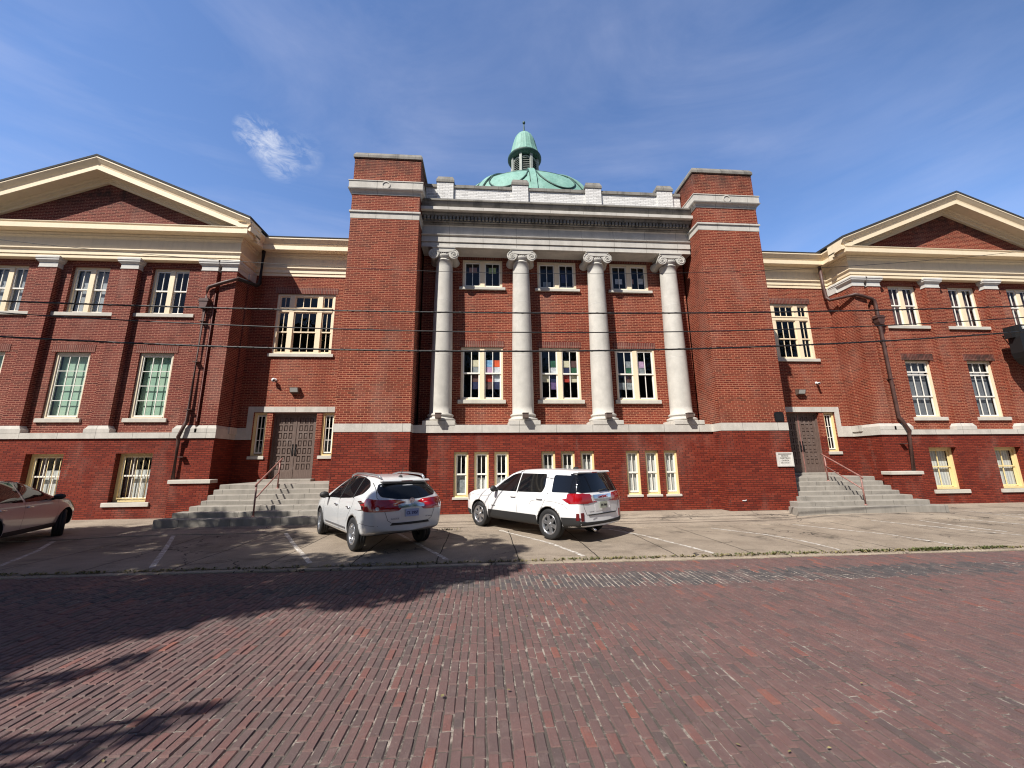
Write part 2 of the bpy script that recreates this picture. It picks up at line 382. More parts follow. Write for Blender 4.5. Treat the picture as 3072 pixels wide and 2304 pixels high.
# ------------------------------------------------------------------ builders
class MB:
    def __init__(s): s.v = []; s.f = []; s.m = []; s.sm = []
    def add(s, vs, fs, mat=0, smooth=False):
        o = len(s.v); s.v += [tuple(q) for q in vs]
        for f in fs: s.f.append(tuple(i + o for i in f)); s.m.append(mat); s.sm.append(smooth)
        return s
    def box(s, x0, x1, y0, y1, z0, z1, mat=0):
        if x0 > x1: x0, x1 = x1, x0
        if y0 > y1: y0, y1 = y1, y0
        if z0 > z1: z0, z1 = z1, z0
        return s.add([(x0, y0, z0), (x1, y0, z0), (x1, y1, z0), (x0, y1, z0), (x0, y0, z1), (x1, y0, z1), (x1, y1, z1), (x0, y1, z1)],
                     [(0, 3, 2, 1), (4, 5, 6, 7), (0, 1, 5, 4), (1, 2, 6, 5), (2, 3, 7, 6), (3, 0, 4, 7)], mat)
    def bbox(s, x0, x1, y0, y1, z0, z1, b=.01, mat=0):
        """box with its front (low y) and top edges chamfered"""
        pts = []
        for (z, i) in ((z0, 0), (z1 - b, 0), (z1, b)):
            pts += [(x0 + i, y0 + i + (b if 0 else 0), z), (x1 - i, y0 + i, z), (x1 - i, y1, z), (x0 + i, y1, z)]
        fs = [(0, 3, 2, 1), (8, 9, 10, 11)]
        for k in (0, 4):
            for j in range(4): fs.append((k + j, k + (j + 1) % 4, k + 4 + (j + 1) % 4, k + 4 + j))
        return s.add(pts, fs, mat)
    def prism(s, poly, axis, a, b, mat=0):
        """poly in the two other axes (order x,y,z without axis), extruded from a to b"""
        n = len(poly)
        def mk(p, q):
            l = list(p); l.insert(axis, q); return tuple(l)
        vs = [mk(p, a) for p in poly] + [mk(p, b) for p in poly]
        fs = [tuple(range(n))[::-1], tuple(range(n, 2 * n))] + [(i, (i + 1) % n, n + (i + 1) % n, n + i) for i in range(n)]
        return s.add(vs, fs, mat)
    def sweep_x(s, prof, x0, x1, mat=0, mitre0=0., mitre1=0.):
        """closed (y,z) profile run along x; ends mitred by y * mitre"""
        n = len(prof); y_ref = max(q[0] for q in prof)
        vs = [(x0 + mitre0 * (y_ref - y), y, z) for y, z in prof] + [(x1 + mitre1 * (y_ref - y), y, z) for y, z in prof]
        fs = [tuple(range(n))[::-1], tuple(range(n, 2 * n))] + [(i, (i + 1) % n, n + (i + 1) % n, n + i) for i in range(n)]
        return s.add(vs, fs, mat)
    def lathe(s, prof, cx, cy, n=48, mat=0, smooth=True, a0=0., cap=True):
        vs = []
        for r, z in prof:
            for k in range(n):
                a = a0 + 2 * math.pi * k / n; vs.append((cx + r * math.cos(a), cy + r * math.sin(a), z))
        fs = []
        for i in range(len(prof) - 1):
            for k in range(n): fs.append((i * n + k, i * n + (k + 1) % n, (i + 1) * n + (k + 1) % n, (i + 1) * n + k))
        s.add(vs, fs, mat, smooth)
        if cap:
            s.add([vs[k] for k in range(n)][::-1], [tuple(range(n))], mat); s.add([vs[(len(prof) - 1) * n + k] for k in range(n)], [tuple(range(n))], mat)
        return s
    def tube(s, path, r, n=8, mat=0, smooth=True):
        path = [Vector(q) for q in path]; vs = []; up = Vector((0.03, 0.02, 1))
        rs = r if isinstance(r, (list, tuple)) else [r] * len(path)
        for i, q in enumerate(path):
            t_ = ((path[min(i + 1, len(path) - 1)] - q).normalized() + (q - path[max(i - 1, 0)]).normalized())
            if t_.length < 1e-6: t_ = path[-1] - path[0]
            t_.normalize()
            a = t_.cross(up)
            if a.length < .05: a = t_.cross(Vector((1, 0, 0)))
            a.normalize(); b = a.cross(t_)
            for k in range(n):
                g = 2 * math.pi * (k + .5) / n; vs.append(q + (a * math.cos(g) + b * math.sin(g)) * rs[i])
        fs = []
        for i in range(len(path) - 1):
            for k in range(n): fs.append((i * n + k, (i + 1) * n + k, (i + 1) * n + (k + 1) % n, i * n + (k + 1) % n))
        fs.append(tuple(range(n))); fs.append(tuple(range((len(path) - 1) * n, len(path) * n))[::-1])
        return s.add(vs, fs, mat, smooth)
    def build(s, name, mats, parent=None, mtx=None, tone=None, fix=True, weld=False):
        me = bpy.data.meshes.new(name); me.from_pydata(s.v, [], s.f)
        mats = mats if isinstance(mats, (list, tuple)) else [mats]
        for q in mats: me.materials.append(M[q] if isinstance(q, str) else q)
        me.polygons.foreach_set('material_index', s.m); me.polygons.foreach_set('use_smooth', s.sm)
        if fix or weld:
            bm = bmesh.new(); bm.from_mesh(me)
            if weld: bmesh.ops.remove_doubles(bm, verts=bm.verts, dist=1e-5)
            if fix: bmesh.ops.recalc_face_normals(bm, faces=bm.faces)
            bm.to_mesh(me); bm.free()
        me.update()
        o = bpy.data.objects.new(name, me); COL.objects.link(o)
        if mtx is not None: o.matrix_local = mtx
        if parent is not None: attach(o, parent)
        return o
BASE = {}
def attach(o, parent):
    """child built in world coordinates under a thing whose Empty stands at BASE[thing]"""
    o.parent = parent
    b = BASE.get(parent.name)
    if b is not None: o.location = Vector(o.location) - Vector(b)
def thing(name, label, cat, loc=(0, 0, 0), group=None, world=True):
    e = bpy.data.objects.new(name, None); COL.objects.link(e); e.location = loc; e.empty_display_size = .3
    e['label'] = label; e['category'] = cat
    if group: e['group'] = group
    if world: BASE[e.name] = loc
    return e
def tag(o, label, cat, group=None):
    o['label'] = label; o['category'] = cat
    if group: o['group'] = group
    return o
def structure(o): o['kind'] = 'structure'; return o
def stuff(o): o['kind'] = 'stuff'; return o

def text(name, body, size, mat, loc, rot, parent=None, extrude=.002, align='CENTER', sx=1., bold=0.):
    cu = bpy.data.curves.new(name, 'FONT'); cu.body = body; cu.size = size; cu.extrude = extrude; cu.align_x = align; cu.align_y = 'CENTER'; cu.offset = bold
    cu.materials.append(M[mat])
    tmp = bpy.data.objects.new(name, cu); COL.objects.link(tmp)
    dg = bpy.context.evaluated_depsgraph_get(); me = bpy.data.meshes.new_from_object(tmp.evaluated_get(dg))
    me.name = name; bpy.data.objects.remove(tmp)
    o = bpy.data.objects.new(name, me); COL.objects.link(o)
    o.matrix_local = Matrix.Translation(loc) @ (rot.to_matrix().to_4x4() if hasattr(rot, 'to_matrix') else rot.to_4x4()) @ Matrix.Diagonal((sx, 1, 1, 1))
    if parent is not None: attach(o, parent)
    return o
from mathutils import Euler
FRONT = Euler((R_(90), 0, 0))     # text that faces -y

# ------------------------------------------------------------------ ground
def smooth(t): t = min(1., max(0., t)); return t * t * (3 - 2 * t)
def gz(x, y):
    base = float(np.interp(y, [-4.87, -4.4, -1.7, -.9, -.6, 0], [-.2, -.185, -.185, -.185, -.15, -.02]))
    dip = smooth((1.3 - abs(x + 1.3)) / .5 + 1.)
    base = base * (1 - dip) + float(np.interp(y, [-4.87, -4.4, .3, .6], [-.2, -.185, -.185, -.10])) * dip
    lift = smooth((abs(x) - 6.2) / 1.5) * float(np.interp(y, [-3.0, -1.4, -.7, 0], [0, .07, .1, 0]))
    return -.2 + (base + lift + .2) * smooth((14 - abs(x)) / 3.)
KERB = -4.87; ROADZ = -.235
def sheet(name, xs, ys, zf, mat, parent=None, skirt=None):
    b = MB(); nx, ny = len(xs), len(ys)
    vs = [(x, y, zf(x, y)) for y in ys for x in xs]
    fs = [(j * nx + i, j * nx + i + 1, (j + 1) * nx + i + 1, (j + 1) * nx + i) for j in range(ny - 1) for i in range(nx - 1)]
    b.add(vs, fs, 0, True)
    if skirt is not None:
        b.add([(x, ys[0], zf(x, ys[0])) for x in xs] + [(x, ys[0], zf(x, ys[0]) - skirt) for x in xs], [(i, nx + i, nx + i + 1, i + 1) for i in range(nx - 1)], 0)
    return b.build(name, mat, parent, fix=False)
def frange(a, b, n): return [a + (b - a) * i / n for i in range(n + 1)]
structure(sheet('ground', [-700, -60, 60, 700], [-700, -40, 60, 900], lambda x, y: -.34, 'asphalt'))
rj = random.Random(4)
edge = {}
def lot_y(x):
    k = round(x * 5)
    if k not in edge: edge[k] = rj.uniform(-.035, .03)
    return KERB + edge[k]
xs = frange(-40, 40, 400)
ys = [0] + frange(KERB + .12, -1.54, 8)
b = MB(); nx = len(xs)
vs = [(x, lot_y(x), gz(x, KERB) - .012) for x in xs]
for y in ys[1:]: vs += [(x, y, gz(x, y)) for x in xs]
fs = [(j * nx + i, j * nx + i + 1, (j + 1) * nx + i + 1, (j + 1) * nx + i) for j in range(len(ys) - 1) for i in range(nx - 1)]
b.add(vs, fs, 0, True)
b.add([(x, lot_y(x), gz(x, KERB) - .012) for x in xs] + [(x, lot_y(x) + .01, -.34) for x in xs], [(i, nx + i, nx + i + 1, i + 1) for i in range(nx - 1)], 0)
structure(b.build('parking_lot', 'lot_concrete', fix=False))
# the walk along the wall lies a little higher than the bays, with a broken edge
rid = [rj.uniform(-.05, .05) for _ in xs]
b = MB(); wys = [None, -1.5, -1.35, -1.2, -1.0, -.8, -.6, -.4, -.2, 0., 1., 2.6, 4.5]
vs = []
for y in wys:
    for i, x in enumerate(xs):
        yy = -1.60 + rid[i] if y is None else y
        vs.append((x, yy, gz(x, yy) + .02))
fs = [(j * nx + i, j * nx + i + 1, (j + 1) * nx + i + 1, (j + 1) * nx + i) for j in range(len(wys) - 1) for i in range(nx - 1)]
b.add(vs, fs, 0, True)
b.add([(x, -1.60 + rid[i], gz(x, -1.60) + .02) for i, x in enumerate(xs)] + [(x, -1.62 + rid[i], gz(x, -1.60) - .05) for i, x in enumerate(xs)], [(i, nx + i, nx + i + 1, i + 1) for i in range(nx - 1)], 0)
structure(b.build('pavement', 'walk_concrete', fix=False))
# kerb strip between the bays and the brick street
b = MB(); n = 60; kx = frange(-40, 40, n)
for i in range(n):
    j = rj.uniform(-.006, .006)
    b.bbox(kx[i] + .006, kx[i + 1] - .006, KERB - .135 + rj.uniform(-.012, .012), KERB + .0, -.36, ROADZ + .012 + j, .012)
structure(b.build('kerb', 'kerb_concrete'))

# brick street: every paver is modelled, rows run away from the camera
def und(q): return .007 * math.sin(q[0] * .9 + q[1] * .5) + .005 * math.sin(2.1 * q[1] + .7 * q[0]) - .006
def pavers():
    bw, bl, jn = .0805, .205, .0065
    Y0, Y1 = -13.6, KERB - .15
    V = []; F = []; T = []
    x = -17.; row = 0
    while x < 19.:
        wob = 0.
        y = Y0 + rng.uniform(0, bl)
        while y < Y1 - .02:
            L = bl * rng.uniform(.90, 1.06)
            y1 = min(y + L, Y1 + .0)
            band = (-6.42 + .02 * math.sin(x)) < (y + y1) / 2 < -5.74
            wob = .8 * wob + rng.normal(0, .0022)
            w2 = (bw - jn * rng.uniform(.6, 1.5)) / 2 * rng.uniform(.95, 1.01)
            g = jn * rng.uniform(.25, 1.0)
            if band: w2 *= .93; g *= 2.0
            cx = x + wob; z = ROADZ + rng.normal(0, .0022) + und((x, y))
            tx, ty = rng.normal(0, .010), rng.normal(0, .007)
            yc = (y + y1) / 2; hy = (y1 - y) / 2 - g; rr = rng.normal(0, .012)
            if hy > .02:
                o = len(V)
                for (k, dz_) in ((1., -.035), (1., -.011), (None, 0.)):
                    hx_, hy_ = (w2, hy) if k else (w2 - .008, hy - .009)
                    for (sx, sy) in ((-1, -1), (1, -1), (1, 1), (-1, 1)):
                        px, py = sx * hx_ + rng.normal(0, .0016), sy * hy_ + rng.normal(0, .0016)
                        V.append((cx + px - py * rr, yc + py + px * rr, z + dz_ + px * tx + py * ty))
                for k in (0, 4):
                    for j in range(4): F.append((o + k + j, o + k + (j + 1) % 4, o + k + 4 + (j + 1) % 4, o + k + 4 + j))
                F.append((o + 8, o + 9, o + 10, o + 11))
                dk = 0.
                if band: dk = 1. if rng.random() < (.92 if x > -1.5 else .6) else .15
                T += [(rng.random(), dk)] * 9
            y = y1
        x += bw; row += 1
    me = bpy.data.meshes.new('brick_road'); me.from_pydata(V, [], F); me.materials.append(M['paver'])
    ca = me.color_attributes.new('tone', 'FLOAT_COLOR', 'CORNER')
    arr = np.zeros((len(F), 4, 4), dtype=np.float32); tt = np.array(T, dtype=np.float32)
    arr[:, :, 0] = tt[:, None, 0]; arr[:, :, 1] = tt[:, None, 1]; arr[:, :, 3] = 1
    ca.data.foreach_set('color', arr.ravel()); me.update()
    o = bpy.data.objects.new('brick_road', me); COL.objects.link(o); return o
structure(pavers())
structure(sheet('road_bed', [-200, -60] + frange(-18, 20, 130) + [60, 200], frange(-14.2, KERB - .13, 36), lambda x, y: ROADZ - .0085 + (und((x, y)) if abs(x) < 21 else -.01), 'joint_sand'))

# white bay lines, worn
def bay_line(pts, wd=.10):
    b = MB(); pts = [Vector((p[0], p[1], 0)) for p in pts]; L = []
    fine = []
    for i in range(len(pts) - 1):
        k = max(2, int((pts[i + 1] - pts[i]).length / .25))
        fine += [pts[i].lerp(pts[i + 1], j / k) for j in range(k)]
    fine.append(pts[-1])
    for i, q in enumerate(fine):
        t_ = (fine[min(i + 1, len(fine) - 1)] - fine[max(0, i - 1)]).normalized(); nrm = Vector((-t_.y, t_.x, 0))
        for s in (1, -1):
            v = q + nrm * wd / 2 * s; top = .02 if v.y > -1.58 else 0.
            L.append((v.x, v.y, gz(v.x, v.y) + .004 + top))
    b.add(L, [(2 * i, 2 * i + 1, 2 * i + 3, 2 * i + 2) for i in range(len(fine) - 1)])
    return structure(b.build('parking_line', 'line_paint', fix=False))
for pts in ([(-13.3, -1.7), (-12.49, -2.84), (-11.5, -4.6)], [(-10.6, -1.62), (-10.43, -1.89), (-8.72, -4.7)], [(-7.88, -1.62), (-6.0, -4.68)], [(-5.0, -1.75), (-3.5, -4.7)],
            [(-2.37, -1.60), (-1.35, -3.38), (-.88, -4.72)], [(.55, -1.75), (1.06, -2.7), (1.69, -4.78)], [(3.3, -1.95), (4.04, -3.07), (4.26, -3.75), (4.33, -4.75)],
            [(5.85, -1.62), (6.39, -2.63), (6.88, -3.36), (7.0, -4.6)], [(8.25, -1.65), (9.1, -2.7), (9.72, -3.91), (9.9, -4.7)], [(9.6, -1.75), (9.76, -2.58), (10.0, -3.4)],
            [(10.95, -1.7), (11.6, -2.45), (13.2, -4.5)], [(13.74, .35), (13.3, -1.7)], [(14.0, -.5), (16.0, -3.6)]):
    bay_line(pts, .09)

# weeds along the kerb joint and at a crack
def weeds(name, n, xr, mat, seed, hmax=.05, dens=None):
    r = random.Random(seed); b = MB()
    for _ in range(n):
        x = r.uniform(*xr)
        if dens and r.random() > dens(x) * (.35 + .65 * math.sin(3.1 * x + 1.) * math.sin(1.27 * x)): continue
        y = KERB + r.gauss(0.01, .035); z = gz(x, KERB) - .02
        for _k in range(r.randint(3, 6)):
            a = r.uniform(0, 6.28); h = r.uniform(.015, hmax); l = r.uniform(.02, .06); wd = r.uniform(.004, .010)
            p0 = Vector((x, y, z)); p1 = p0 + Vector((math.cos(a) * l, math.sin(a) * l, h)); sd = Vector((-math.sin(a), math.cos(a), 0)) * wd
            mid = p0.lerp(p1, .5) + Vector((0, 0, h * .35))
            b.add([p0 - sd * .5, p0 + sd * .5, mid + sd, mid - sd, p1], [(0, 1, 2, 3), (3, 2, 4)])
    return stuff(b.build(name, mat, fix=False))
weeds('kerb_weeds', 2600, (-14, 14), 'weed', 5, .05, lambda x: .28 if x < -3 else (.75 if 4.5 < x else .5) if not (-.2 < x < 1.5) else .2)
weeds('kerb_weeds_right', 1500, (4.3, 12), 'weed', 6, .055, lambda x: .9).name = 'kerb_grass'
weeds('dry_weeds', 900, (-14, 13), 'dry_weed', 8, .04)
r = random.Random(3); b = MB()
for _ in range(70):
    p0 = Vector((-3.72 + r.gauss(0, .13), -2.06 + r.gauss(0, .04), -.075)); a = r.uniform(0, 6.28); sd = Vector((-math.sin(a), math.cos(a), 0)) * .007
    p1 = p0 + Vector((math.cos(a) * .05, math.sin(a) * .05, r.uniform(.03, .10))); b.add([p0 - sd, p0 + sd, p1], [(0, 1, 2)])
stuff(b.build('crack_weeds', 'dry_weed', fix=False))
# a thin scatter of fallen leaves and grit on street and bays
r = random.Random(12); b = MB()
for _ in range(420):
    x = r.uniform(-12, 13)
    if r.random() < .5: y = KERB - abs(r.gauss(0, .12)) - .02; z = ROADZ + .016
    elif r.random() < .5: y = r.uniform(-10.5, -5.1); z = ROADZ + .010
    else: y = r.uniform(-4.8, -1.7); z = gz(x, y) + .006
    a = r.uniform(0, 6.28); l = r.uniform(.008, .022); w_ = l * r.uniform(.4, .7); c_, s_ = math.cos(a), math.sin(a)
    b.add([(x - l * c_, y - l * s_, z), (x - w_ * s_, y + w_ * c_, z + .004), (x + l * c_, y + l * s_, z + .002), (x + w_ * s_, y - w_ * c_, z)], [(0, 1, 2, 3)])
stuff(b.build('fallen_leaves', 'dry_weed', fix=False))
# ------------------------------------------------------------------ the church
church = thing('church', 'long red brick church with four stone columns, two brick pylons and green copper dome', 'building', (0, 0, 0))

def wall_y(b, x0, x1, z0, z1, y, holes=(), depth=.25, mat=0):
    """brick face looking to -y at y, with reveals round the openings"""
    X = sorted({x0, x1, *[h[0] for h in holes], *[h[1] for h in holes]}); Z = sorted({z0, z1, *[h[2] for h in holes], *[h[3] for h in holes]})
    X = [q for q in X if x0 <= q <= x1]; Z = [q for q in Z if z0 <= q <= z1]
    for i in range(len(X) - 1):
        for j in range(len(Z) - 1):
            cx, cz = (X[i] + X[i + 1]) / 2, (Z[j] + Z[j + 1]) / 2
            if any(h[0] < cx < h[1] and h[2] < cz < h[3] for h in holes): continue
            b.add([(X[i], y, Z[j]), (X[i + 1], y, Z[j]), (X[i + 1], y, Z[j + 1]), (X[i], y, Z[j + 1])], [(0, 1, 2, 3)], mat)
    for a, c, e, g in [h[:4] for h in holes]:
        Y = y + depth
        b.add([(a, y, e), (a, Y, e), (a, Y, g), (a, y, g)], [(0, 1, 2, 3)], mat)
        b.add([(c, y, e), (c, y, g), (c, Y, g), (c, Y, e)], [(0, 1, 2, 3)], mat)
        if g < z1: b.add([(a, y, g), (a, Y, g), (c, Y, g), (c, y, g)], [(0, 1, 2, 3)], mat)
        if e > z0: b.add([(a, y, e), (c, y, e), (c, Y, e), (a, Y, e)], [(0, 1, 2, 3)], mat)
def quad(b, *p, mat=0): b.add(p, [(0, 1, 2, 3)], mat)

def window(x0, x1, z0, z1, yf, lights, frame='cream_paint', sash='white_paint', sill=None, fr=.07, inset=.03, head=None, backing=None, mull=(), bars=None, label=None, name='window', sill_y=.06, glass_in=.055):
    """double-hung window. lights: list of (x0,x1,z0,z1,cols,rows). yf: plane of the frame's face."""
    b = MB()
    b.box(x0, x0 + fr, yf, yf + .12, z0, z1); b.box(x1 - fr, x1, yf, yf + .12, z0, z1)
    b.box(x0 + fr, x1 - fr, yf + .001, yf + .12, z1 - fr, z1); b.box(x0 + fr, x1 - fr, yf - .015, yf + .12, z0, z0 + fr * .8)
    for (a, c) in mull: b.box(a, c, yf - .012, yf + .12, z0 + fr * .8, z1 - fr)
    o = b.build(name, frame, church)
    if label: o['label'] = label
    s = MB(); g = MB(); ys = yf + inset
    for (a, c, e, h, cols, rows, *st) in lights:
        t_ = .045; dy = st[0] if st else 0.
        s.box(a, a + t_, ys + dy, ys + dy + .04, e, h); s.box(c - t_, c, ys + dy, ys + dy + .04, e, h)
        s.box(a + t_, c - t_, ys + dy + .001, ys + dy + .04, e, e + t_ * 1.15); s.box(a + t_, c - t_, ys + dy + .001, ys + dy + .04, h - t_, h)
        for k in range(1, cols):
            q = a + t_ + (c - a - 2 * t_) * k / cols; s.box(q - .012, q + .012, ys + dy + .006, ys + dy + .035, e + t_, h - t_)
        for k in range(1, rows):
            q = e + t_ + (h - e - 2 * t_) * k / rows; s.box(a + t_, c - t_, ys + dy + .009, ys + dy + .032, q - .011, q + .011)
        g.add([(a + .02, ys + dy + .022, e + .02), (c - .02, ys + dy + .022, e + .02), (c - .02, ys + dy + .022, h - .02), (a + .02, ys + dy + .022, h - .02)], [(0, 1, 2, 3)])
    s.build('sash', sash, o); g.build('pane', 'window_glass', o, fix=False)
    if backing:
        for (nm, mt, a, c, e, h, dy) in backing:
            q = MB(); q.box(a, c, ys + .10 + dy, ys + .105 + dy, e, h); q.build(nm, mt, o)
    if bars:
        n, a, c, e, h = bars; q = MB()
        for k in range(n):
            x = a + (c - a) * (k + .5) / n; q.tube([(x, yf - .035, e), (x, yf - .035, h)], .009, 6)
        for z in (e + .03, h - .03): q.box(a - .02, c + .02, yf - .045, yf - .028, z - .012, z + .012)
        q.build('bar', frame, o)
    if sill:
        a, c, e, h, y0 = sill; q = MB(); q.bbox(a, c, y0, yf + .12, e, h, .012); q.build('sill', 'sill_stone', o)
    if head:
        a, c, e, h, y0 = head; q = MB(); q.box(a, c, y0 - .012, y0 + .1, e, h); q.build('flat_arch', 'soldier_brick', o)
    return o

def dark_box(x0, x1, y0, y1, z0, z1, name='room_shade_box'):  # near-black box: the shade of unlit rooms painted behind the windows
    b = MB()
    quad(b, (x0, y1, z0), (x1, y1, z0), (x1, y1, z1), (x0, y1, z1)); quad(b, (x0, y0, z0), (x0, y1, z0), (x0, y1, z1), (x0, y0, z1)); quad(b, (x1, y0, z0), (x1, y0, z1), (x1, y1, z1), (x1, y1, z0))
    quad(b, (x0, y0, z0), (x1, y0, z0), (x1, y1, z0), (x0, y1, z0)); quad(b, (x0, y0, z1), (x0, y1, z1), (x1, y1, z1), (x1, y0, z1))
    return b.build(name, 'room_shade', church)

TA, TB = 5.132, 7.493      # inner and outer edge of a pylon
BB, BT = 2.587, 2.846      # stone belt
# ---- pylons
for s in (-1, 1):
    def X(q): return s * q
    b = MB()
    for (z0, z1) in ((-.45, BB), ):
        b.box(X(TA), X(TB), 0, 3.7, z0, z1)
    base = b.build('pylon_base', 'basement_brick', church)
    b = MB(); b.box(X(TA), X(TB), 0, .62, BT, 10.04); b.box(X(TA + .05), X(TB), .62, 1.36, BT, 10.04); b.box(X(TA + .3), X(TB), 1.36, 3.7, BT, 10.4)
    b.box(X(TA), X(TB), 0, 1.36, 10.32, 10.97); b.box(X(TA), X(TB), 0, 1.36, 11.55, 12.47)
    py = b.build('pylon', 'brick', church)
    q = MB(); q.box(X(TA - .012), X(TB + .012), -.012, 1.2, BB, BT); q.build('belt_course', 'limestone', py)
    q = MB(); q.box(X(TA - .012), X(TB + .012), -.012, 1.3, 10.04, 10.235); q.box(X(TA - .02), X(TB + .02), -.022, 1.3, 10.235, 10.262); q.box(X(TA - .05), X(TB + .05), -.05, 1.3, 10.262, 10.325); q.build('stone_band', 'limestone', py)
    q = MB(); p_ = .10
    q.box(X(TA - .02), X(TB + .02), -.02, 1.36, 10.97, 11.035)
    # cavetto, plain frieze and sloped top
    def ring(z, e): return [(X(TA - e), -e, z), (X(TB + e), -e, z), (X(TB + e), 1.36 + e * .3, z), (X(TA - e), 1.36 + e * .3, z)]
    lv = [(11.035, .03), (11.08, .055), (11.13, .12), (11.165, .135), (11.17, .105), (11.44, .105), (11.445, .125), (11.475, .125), (11.55, .01)]
    vs = []
    for z, e in lv: vs += ring(z, e)
    q.add(vs, [(4 * k + i, 4 * k + (i + 1) % 4, 4 * k + 4 + (i + 1) % 4, 4 * k + 4 + i) for k in range(len(lv) - 1) for i in range(4)] + [(0, 3, 2, 1), tuple(4 * (len(lv) - 1) + i for i in range(4))])
    q.build('stone_cornice', 'limestone', py)
    q = MB(); cx = X((TA + TB) / 2); n = 40
    vs = []
    for (rr, yy) in ((.11, -.105), (.11, -.128), (.145, -.128), (.145, -.105)):
        vs += [(cx + rr * math.cos(6.2832 * k / n), yy, 11.305 + rr * math.sin(6.2832 * k / n)) for k in range(n)]
    q.add(vs, [(r0 * n + k, r0 * n + (k + 1) % n, (r0 + 1) * n + (k + 1) % n, (r0 + 1) * n + k) for r0 in range(3) for k in range(n)], 0, False); q.build('ring_ornament', 'limestone', py)
    q = MB(); vs = []
    lv = [(12.47, .045), (12.565, .045), (12.70, -.02)]
    for z, e in lv: vs += ring(z, e)
    q.add(vs, [(4 * k + i, 4 * k + (i + 1) % 4, 4 * k + 4 + (i + 1) % 4, 4 * k + 4 + i) for k in range(2) for i in range(4)] + [(0, 3, 2, 1), (8, 9, 10, 11)]); q.build('coping', 'weathered_stone', py)

# ---- colonnade: lower wall, belt, recessed wall
LW = .53; RW = 1.355
bw = []
for c in (-2.885, 0., 2.885):
    for k in (-.662, 0, .662): bw.append((c + k - .235, c + k + .235, .46, 1.955))
b = MB(); wall_y(b, -TA, TA, -.4, BB, LW, [(h[0], h[1], h[2], h[3]) for h in bw], .14); b.build('colonnade_base', 'basement_brick', church)
b = MB(); b.box(-TA + .01, TA - .01, LW - .06, RW + .05, BB, BT); b.build('belt_course', 'limestone', church)
uw = [(c - .76, c + .76, 8.16, 9.31) for c in (-2.885, 0, 2.885)]; lw = [(c - .77, c + .77, 3.82, 5.80) for c in (-2.885, 0, 2.885)]
b = MB(); wall_y(b, -TA, TA, BT, 9.55, RW, uw + lw, .14); b.build('recessed_wall', 'brick', church)
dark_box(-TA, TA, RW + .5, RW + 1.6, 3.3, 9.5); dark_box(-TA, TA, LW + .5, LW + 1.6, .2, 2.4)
for i, h in enumerate(bw):
    x0, x1, z0, z1 = h; cx = (x0 + x1) / 2; zm = 1.235
    g = i // 3
    cur = []
    if g == 0: cur = [('window_backing', 'sheet_grey' if i == 0 else 'curtain_white', x0 + .07, x1 - .07, .55, 1.2 if i == 0 else 1.12, 0.)]
    if g == 1: cur = [('curtain', 'curtain_white', x0 + .07, x1 - .07, .5, 1.70 if i == 5 else 1.5, .02)]
    if g == 2: cur = [('curtain', 'curtain_white', x0 + .06, x1 - .06, .5, 1.9, .0)]
    window(x0, x1, z0 + .06, z1, LW + .06, [(x0 + .06, x1 - .06, zm - .02, z1 - .065, 2, 1, 0.), (x0 + .06, x1 - .06, z0 + .13, zm + .02, 1 if i == 0 else 2, 1, .02)], 'yellow_paint', 'white_paint',
           fr=.06, inset=.045, sill=(x0 - .035, x1 + .035, z0 - .01, z0 + .06, LW - .03), backing=cur)
    if i == 0: pass
# coloured sheets in the tall colonnade windows, by pane (column 0..3, row 0 = top .. 5)
PAT = [
    {(1, 1): 'sheet_cream', (1, 2): 'sheet_grey', (2, 1): 'sheet_blue', (3, 1): 'sheet_orange', (2, 2): 'sheet_pink', (3, 2): 'sheet_white', (1, 3): 'sheet_brown', (2, 3): 'sheet_red', (3, 3): 'sheet_white', (2, 4): 'sheet_brown', (1, 4): 'sheet_navy', (3, 4): 'sheet_navy'},
    {(1, 1): 'sheet_green', (1, 2): 'sheet_white', (2, 1): 'sheet_cream', (3, 1): 'sheet_brown', (2, 2): 'sheet_navy', (3, 2): 'sheet_green', (0, 3): 'sheet_cream', (1, 3): 'sheet_navy', (2, 3): 'sheet_red', (3, 3): 'sheet_cream', (1, 4): 'sheet_purple'},
    {(1, 1): 'sheet_grey', (2, 1): 'sheet_pink', (1, 2): 'sheet_green', (2, 2): 'sheet_grey', (1, 3): 'sheet_brown', (0, 4): 'sheet_grey', (1, 4): 'sheet_grey'}]
UP = [[('sheet_salmon', -.52, -.22, 8.83, 9.05), ('sheet_lime', .24, .52, 8.82, 9.06)], [('sheet_grey', -.52, -.22, 8.24, 8.52), ('sheet_navy', .20, .46, 8.5, 8.85), ('sheet_grey', .2, .6, 8.24, 8.36)], [('sheet_white', -.52, -.24, 8.50, 8.72), ('sheet_white', .42, .62, 8.52, 8.76), ('sheet_salmon', .12, .22, 8.52, 8.72)]]
